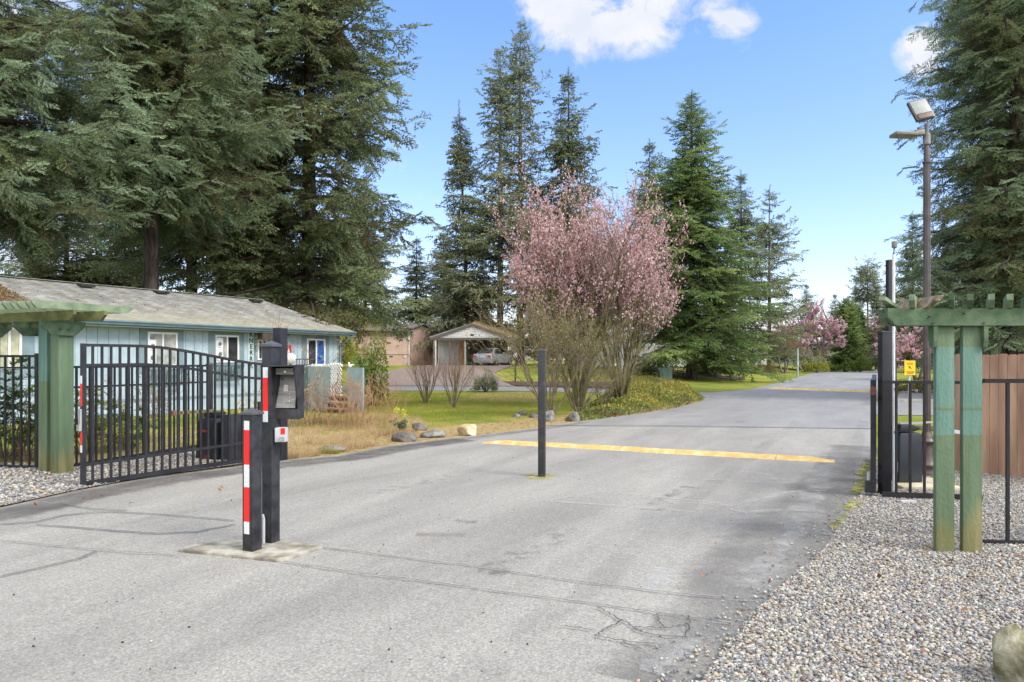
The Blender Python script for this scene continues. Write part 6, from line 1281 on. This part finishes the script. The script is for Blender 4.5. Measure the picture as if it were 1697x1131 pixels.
# thin flowering stems
def stems(name, label, px, D, rx, h, n, seed, m, leafm=None, leafn=6, cat='plant', group=None, arch=.25, r0=.006, lsz=.05, stuff=False):
    r = np.random.default_rng(seed); t = empty(name, label, cat, gp(px, D), 0, group); pol = []
    for i in range(n):
        a = r.uniform(0, 6.28); b = r.uniform(0, .5)*rx; s = np.array([math.cos(a)*b, math.sin(a)*b, 0]); d = np.array([r.normal(0, arch), r.normal(0, arch), 1.]); L = h*r.uniform(.5, 1.1); k = np.linspace(0, 1, 6)[:, None]
        P = s + d*L*k + np.array([d[0], d[1], -.25])*L*.5*k**2 + np.cumsum(r.normal(0, .012*h, (6, 3)), 0); pol.append(P)
        for q in range(3): j = r.integers(2, 5); e = P[j] + np.array([r.normal(0, .12), r.normal(0, .12), .16])*h*.8; pol.append(P[j]+(e-P[j])*k)
    pol = np.array(pol); V, Fc = tubes_np(pol, np.full(len(pol), r0), np.full(len(pol), r0*.35), 3); add_obj('stems', np_mesh(name+'_stems', V, Fc), m, t)
    if leafm is not None:
        j = r.integers(0, len(pol), n*leafn); kq = r.integers(2, 6, n*leafn); add_obj('leaves', leaf_cloud(name+'_leaf', pol[j, kq]+r.normal(0, .015, (n*leafn, 3)), lsz, seed), leafm, t)
    return t
stems('climbing_stems', 'thin budding stems rising behind the left end of the gate', 245, 13.8, .7, 1.75, 22, 55, TW1, LY, 14, group='thin budding shrubs by the blue house')
stems('climbing_stems', 'thin leggy stems with yellow catkins rising behind the keypad post', 470, 16.5, .8, 2.6, 24, 56, TW1, mat_tint('catkin', [(.45, .38, .08), (.6, .5, .12)], .7, .2), 10, group='thin budding shrubs by the blue house', lsz=.045)
stems('climbing_stems', 'spindly bare stems in front of the weathered porch', 525, 17.5, 1.3, 1.5, 42, 57, TW1, mat_tint('dead_leaf', [(.30, .2, .09), (.42, .33, .16)], .8, .2), 6, group='thin budding shrubs by the blue house')
stems('reed_stems', 'pale arching yellow stems seen through the right half of the left gate', 415, 14.5, .35, 1.3, 12, 58, mat('straw', (.42, .33, .13), (.55, .45, .2), 4, .8), mat_tint('dead_leaf', [(.3,.2,.09), (.42,.33,.16)]), 4, r0=.010)
DRYT = mat('dry_stem', (.28, .17, .085), (.50, .36, .20), 3, .9)
t = stems('dry_stalks', 'sparse reddish dry stalks standing over the weedy verge', 590, 17.0, 2.7, 1.35, 120, 59, mat('stalk_red', (.24, .12, .06), (.40, .24, .13), 3, .9), None, arch=.13, r0=.006)
t = stems('flowering_spurge', 'small grey-green plant with two bright yellow flower heads by the rocks', 664, 15.6, .18, .30, 12, 60, LB2, LB2, 22, lsz=.07, r0=.006, arch=.3)
for i, (dx, dz) in enumerate(((-.07, .47), (.07, .46), (.10, .36))):
    rr_ = np.random.default_rng(i); me = leaf_cloud('flower', rr_.normal(0, .022, (60, 3)), .028, i); o = add_obj('flower_head', me, mat_tint('flower_yellow', [(.6, .62, .03), (.8, .8, .08)], .6, .3), t, (dx, -.05, dz))
# ------------------------------------------------------------------ stuff: grass, weeds, ground cover, pebbles, litter
def tri_tufts(n, poly, hgt, wid, nb, seed, dens=None, lean=.5):
    r = np.random.default_rng(seed); xs = [p[0] for p in poly]; ys = [p[1] for p in poly]; P = []
    x = r.uniform(min(xs), max(xs), n*4); 
    # more tufts close to the viewer
    y = min(ys) + (max(ys)-min(ys))*r.uniform(0, 1, n*4)**1.5; k = in_poly(x, y, poly)
    if dens is not None: k &= r.uniform(0, 1, n*4) < dens(x, y)
    x, y = x[k][:n], y[k][:n]; m = len(x); q = []
    for i in range(nb): a = i*2.4; b = np.array([math.cos(a), math.sin(a)])*.25; pd = np.array([-b[1], b[0]])*wid*2; ln_ = lean*(1+.3*(i % 3)); q += [[b[0]-pd[0], b[1]-pd[1], 0], [b[0]+pd[0], b[1]+pd[1], 0], [b[0]*(1+ln_*3), b[1]*(1+ln_*3), 1-.12*(i % 3)]]
    q = np.array(q); Fc = np.arange(len(q)).reshape(-1, 3); ang = r.uniform(0, 6.28, m); c, s = np.cos(ang), np.sin(ang); M_ = np.zeros((m, 3, 3)); M_[:, 0, 0] = c; M_[:, 0, 1] = -s; M_[:, 1, 0] = s; M_[:, 1, 1] = c; M_[:, 2, 2] = r.uniform(.6, 1.3, m)
    tn = np.clip(.5+.25*np.sin(x*1.3+1)*np.cos(y*.9)+r.normal(0, .2, m), 0, 1)
    V, Fo, tt = instance(q, Fc, np.stack([x, y, terr(x, y)], 1), M_, np.full(m, hgt), tn); return V, Fo, tt
def W(pts): return [(G(x, y).x, G(x, y).y) for x, y in pts]
lawn_poly = W([(120, 790), (140, 720), (330, 690), (560, 672), (600, 652), (870, 651), (960, 651), (950, 698), (890, 712), (700, 735), (640, 741), (480, 764), (300, 785)])
GR = mat_tint('grass_blades', [(.13, .18, .03), (.21, .25, .04), (.27, .27, .05), (.37, .32, .09)], .8, .35, .1)
lawnd = lambda x, y: np.clip((verge(x, y)-1.2)/3.0, .10, 1)*np.where((y < 16.5) & (y > 11.5), .35, 1)
V, Fc, tn = tri_tufts(42000, lawn_poly, .060, .045, 5, 71, lawnd); o = add_obj('lawn_grass', np_mesh('lawn_grass', V, Fc, tn), GR); tag(o, 'short green lawn grass in front of the side street', 'grass', kind='stuff')
DR = mat_tint('dry_blades', [(.16, .09, .045), (.34, .23, .12), (.52, .39, .22), (.62, .50, .30)], .9, .3, .1)
weed_poly = W([(420, 752), (470, 700), (560, 690), (690, 690), (720, 722), (640, 738), (560, 752), (480, 762)])
V, Fc, tn = tri_tufts(2600, weed_poly, .12, .035, 7, 72, lambda x, y: np.clip(.5+1.2*np.sin(x*3.1)*np.sin(y*2.3+1), 0, 1), lean=.7); o = add_obj('dry_weeds', np_mesh('dry_weeds', V, Fc, tn), DR); tag(o, 'tan dry grass and weeds on the verge right of the keypad', 'dry grass', kind='stuff')
verge_poly = [(p.x, p.y) for p in EDGE_L[4:18]] + W([(1040, 672), (930, 690), (760, 715), (640, 720), (480, 738), (300, 770), (150, 800)])
V, Fc, tn = tri_tufts(15000, verge_poly, .045, .05, 5, 73, lambda x, y: np.clip(verge(x, y)/1.1, .05, 1)); o = add_obj('verge_litter', np_mesh('verge_litter', V, Fc, tn), DR); tag(o, 'dry brown leaf litter and moss along the left road edge', 'leaf litter', kind='stuff')
# brown leaves scattered on the lawn edge
# leafy island
isl = W([(935, 700), (985, 668), (1010, 655), (1060, 641), (1120, 648), (1150, 655), (1166, 664), (1120, 677), (1048, 687), (985, 697)])
r = np.random.default_rng(74); n = 42000; xs = [p[0] for p in isl]; ys = [p[1] for p in isl]; x = r.uniform(min(xs), max(xs), n*4); y = r.uniform(min(ys), max(ys), n*4)
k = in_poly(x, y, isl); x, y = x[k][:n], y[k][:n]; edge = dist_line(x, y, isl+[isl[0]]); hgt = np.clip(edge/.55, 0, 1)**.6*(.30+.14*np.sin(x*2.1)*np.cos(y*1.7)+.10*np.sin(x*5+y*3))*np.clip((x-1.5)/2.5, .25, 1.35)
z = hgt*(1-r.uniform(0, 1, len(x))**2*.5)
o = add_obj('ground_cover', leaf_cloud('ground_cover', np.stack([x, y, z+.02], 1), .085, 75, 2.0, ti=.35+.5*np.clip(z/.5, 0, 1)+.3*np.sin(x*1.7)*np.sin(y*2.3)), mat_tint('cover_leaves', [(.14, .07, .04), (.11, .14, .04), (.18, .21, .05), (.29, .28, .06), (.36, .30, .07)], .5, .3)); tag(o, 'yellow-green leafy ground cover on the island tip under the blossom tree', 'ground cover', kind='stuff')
# pebbles
def pebbles(key, poly, n, smin, smax, seed, m, label, zb=.0, sub=0, powr=1.8, extra=None, dens=None):
    r = np.random.default_rng(seed); bm = bmesh.new(); bmesh.ops.create_icosphere(bm, subdivisions=1, radius=.5)
    bV = np.array([v.co[:] for v in bm.verts]); bF = np.array([[v.index for v in f.verts] for f in bm.faces]); bm.free()
    xs = [p[0] for p in poly]; ys = [p[1] for p in poly]; x = r.uniform(min(xs), max(xs), n*5); y = min(ys)+(max(ys)-min(ys))*r.uniform(0, 1, n*5)**powr; k = in_poly(x, y, poly)
    if dens is not None: k &= r.uniform(0, 1, len(x)) < dens(x, y)
    x, y = x[k][:n], y[k][:n]
    if extra is not None: x = np.concatenate([x, extra[:, 0]]); y = np.concatenate([y, extra[:, 1]])
    m_ = len(x); sc = smin+(smax-smin)*r.beta(1.6, 4, m_); parts = []
    for v in range(5):
        Vv = bV*(1+r.normal(0, .13, (len(bV), 1)))*np.array([1.15, .8+.1*v*.5, .5+.06*v]); q = np.arange(m_) % 5 == v; c = q.sum(); a = r.uniform(0, 6.28, c); tl = r.normal(0, .35, c); d = np.stack([np.cos(a), np.sin(a), tl], 1); parts.append(instance(Vv, bF, np.stack([x[q], y[q], zb+sc[q]*r.uniform(.05, .45, c)], 1), frames(d, roll=r.normal(0, .35, c)), sc[q]))
    V, Fc, _ = merge(parts); o = add_obj(key, np_mesh(key, V, Fc, smooth=True), m); tag(o, label, 'gravel', kind='stuff'); return o
PEB = mat_tint('pebbles_mixed', [(.22, .215, .205), (.33, .305, .26), (.28, .275, .265), (.13, .135, .14), (.42, .39, .33), (.19, .20, .215), (.28, .22, .155), (.36, .345, .31), (.23, .23, .225), (.14, .105, .085), (.34, .28, .20), (.20, .21, .22), (.43, .42, .38), (.10, .10, .10)], .8, 0, .3, island=2)
GBASE = mat('gravel_base', (.10, .09, .08), (.34, .31, .27), 45, .95, 1, 60, detail=9, lo=.3, hi=.7, bdist=.02)
gr_poly = [(p.x, p.y) for p in EDGE_R] + [(6.2, 10.6), (12, 9.5), (9, 4), (6, 1.5), (.9, 1.5)]
sheet('gravel_bed', gr_poly, .016, GBASE); 
vis = [(1.0, 3.0), (1.2, 3.6), (2.0, 5.0), (3.6, 7.4), (5.2, 10.7), (8.6, 10.2), (7.6, 8), (5.2, 5.2), (3.6, 3.4), (2.3, 2.9)]
er = [(p.x, p.y) for p in EDGE_R]
gvis = [(p[0], p[1]) for p in gr_poly]
ex_ = []
rr_ = np.random.default_rng(5)
for a, b in zip(er[:-1], er[1:]):
    for _ in range(60): t_ = rr_.uniform(); d_ = abs(rr_.normal(0, .13)); ex_.append((a[0]+(b[0]-a[0])*t_-d_*.9, a[1]+(b[1]-a[1])*t_+d_*.45))
pebbles('gravel_pebbles', gvis, 135000, .009, .038, 81, PEB, 'mixed grey and tan pebbles covering the ground right of the road', .016, powr=1.35, extra=np.array(ex_), dens=lambda x, y: (x < y*.72+.4) & (x > -.5) & (y > 2.7))
gl_poly = W([(-200, 868), (0, 842), (125, 814), (250, 791), (400, 771), (455, 764)]) + [(-3.75, 11.6), (-5.3, 12.1), (-6.2, 10.6), (-12, 11.0), (-12, 7)]
sheet('gravel_bed', gl_poly, .016, GBASE)
pebbles('gravel_pebbles', gl_poly, 21000, .018, .06, 82, PEB, 'pale pebbles under the left pergola and the open gate', .016, powr=1.0)
# loose grit on the road
LIT = mat_tint('road_grit', [(.05, .04, .035), (.14, .11, .09), (.4, .38, .34), (.12, .05, .03)], .9, 0, .2, island=2)
pebbles('road_grit', W([(0, 900), (500, 780), (900, 720), (1200, 700), (1430, 740), (1390, 850), (1200, 1120), (0, 1120)]), 260, .006, .022, 83, LIT, 'tiny loose stones scattered on the asphalt', .010)
LEAF = mat_tint('fallen_leaf', [(.12, .04, .02), (.25, .12, .06), (.35, .22, .12)], .8, .2)
r = np.random.default_rng(84); pp = np.array([(G(x, y).x, G(x, y).y, .035) for x, y in zip(r.uniform(0, 500, 60), r.uniform(800, 850, 60))]); pp2 = np.stack([r.uniform(1.2, 4, 60), r.uniform(3, 7, 60), np.full(60, .05)], 1)
o = add_obj('fallen_leaves', leaf_cloud('fallen_leaves', np.concatenate([pp[:26], pp2]), .05, 85, 2, upb=0), LEAF); tag(o, 'small brown fallen leaves dotted over gravel and road edge', 'leaves', kind='stuff')
# ------------------------------------------------------------------ rocks
def rock(label, px, py, w, h, dpt, m, seed, D=None, rz=0, group='garden rocks along the left verge', zoff=0):
    p = G(px, py); r = np.random.default_rng(seed); bm = bmesh.new(); bmesh.ops.create_icosphere(bm, subdivisions=4, radius=.5); pl_n = r.normal(size=(9, 3)); pl_n /= np.linalg.norm(pl_n, axis=1, keepdims=True); of = r.uniform(.30, .44, 9)
    for v in bm.verts:
        c = np.array(v.co)
        for n_, d_ in zip(pl_n, of):
            k = c @ n_ - d_
            if k > 0: c = c - n_*k*.9
        c = c*(1+.03*math.sin(c[0]*17+seed)+.03*math.sin(c[1]*21+c[2]*13)) + r.normal(0, .003, 3); v.co = (c[0]*w*1.15, c[1]*dpt*1.15, c[2]*h*2*.72 + h*.30)
    me = bpy.data.meshes.new('rock'); bm.to_mesh(me); bm.free()
    for f in me.polygons: f.use_smooth = True
    o = add_obj('rock', me, m, None, (p.x, p.y + dpt*.4, zoff)); o.rotation_euler = (0, 0, rz); tag(o, label, 'rock', group); return o
RKD = mat('rock_dark', (.055, .048, .045), (.18, .16, .15), 5, .9, 1, 12, detail=9, bdist=.03); RKG = mat('rock_grey', (.08, .076, .07), (.24, .23, .215), 5, .9, 1, 12, detail=9, bdist=.03); RKT = mat('rock_tan', (.30, .22, .10), (.62, .52, .36), 4, .9, 1, 12, detail=9, bdist=.03)
RKB = mat('rock_mossy', (.13, .12, .05), (.60, .56, .46), 5, .9, 1, 25, detail=9, bdist=.02, c3=(.42, .38, .26))
rock('dark angular rock, back left one of the rock group on the verge', 694, 714, .34, .17, .26, RKD, 1)
rock('low flat grey rock in front of the dark angular one', 716, 726, .46, .15, .32, RKG, 2, rz=.2)
rock('pale tan rounded rock sitting alone on the verge', 775, 723, .40, .25, .32, RKT, 3)
rock('grey-brown rock half buried behind the yellow-flowered plant', 668, 733, .42, .20, .3, RKD, 4)
rock('dusty flat rock with a grass tuft nearest the keypad', 547, 750, .42, .10, .26, RKG, 5)
rock('small grey stone left of the centre bollard', 856, 692, .2, .10, .16, RKG, 6); rock('small dark stone beside the small grey stone', 866, 689, .24, .13, .2, RKD, 7)
rock('dark stone touching the left side of the centre bollard', 885, 693, .26, .13, .2, RKD, 8); rock('upright grey rock right of the centre bollard', 911, 699, .24, .30, .25, RKG, 9); rock('pale pointed rock at the foot of the leafless shrubs', 952, 699, .26, .24, .22, RKG, 10)
rock('big mossy pale boulder at the lower right corner', 1738, 1165, .32, .29, .32, RKB, 11, group='boulder')
V, Fc, tn = tri_tufts(60, [(G(548, 752).x-.15, G(548, 752).y-.05), (G(548, 752).x+.12, G(548, 752).y-.05), (G(548, 752).x+.12, G(548, 752).y+.12), (G(548, 752).x-.15, G(548, 752).y+.12)], .13, .03, 7, 86, lean=.8); o = add_obj('grass_tuft', np_mesh('grass_tuft', V, Fc, tn), GR); tag(o, 'green tuft of grass in front of the dusty flat rock', 'grass tuft')
# needle litter on the left end of the roof
r = np.random.default_rng(88); q = []; M_ = pmat(bh)
for _ in range(1500):
    a = abs(r.normal(0, 24)); q.append(tuple(M_ @ (on_roof(-14+a, 500-r.uniform(0, 1)*(34-a*.55)) + Vector((0, 0, .015)))))
for _ in range(220):
    a = r.uniform(0, 560); q.append(tuple(M_ @ (on_roof(a, 474+a*.085+r.uniform(0, 30)) + Vector((0, 0, .012)))))
o = add_obj('roof_litter', leaf_cloud('roof_litter', np.array(q), .06, 89, 2, upb=0), mat_tint('roof_litter', [(.09, .045, .025), (.20, .11, .06), (.22, .20, .04)], .9, .1)); tag(o, 'brown needle litter lying on the blue house roof', 'needle litter', kind='stuff')
print('veg time', _t.time()-T0, 'tris', sum(len(m.polygons)*1 for m in bpy.data.meshes))
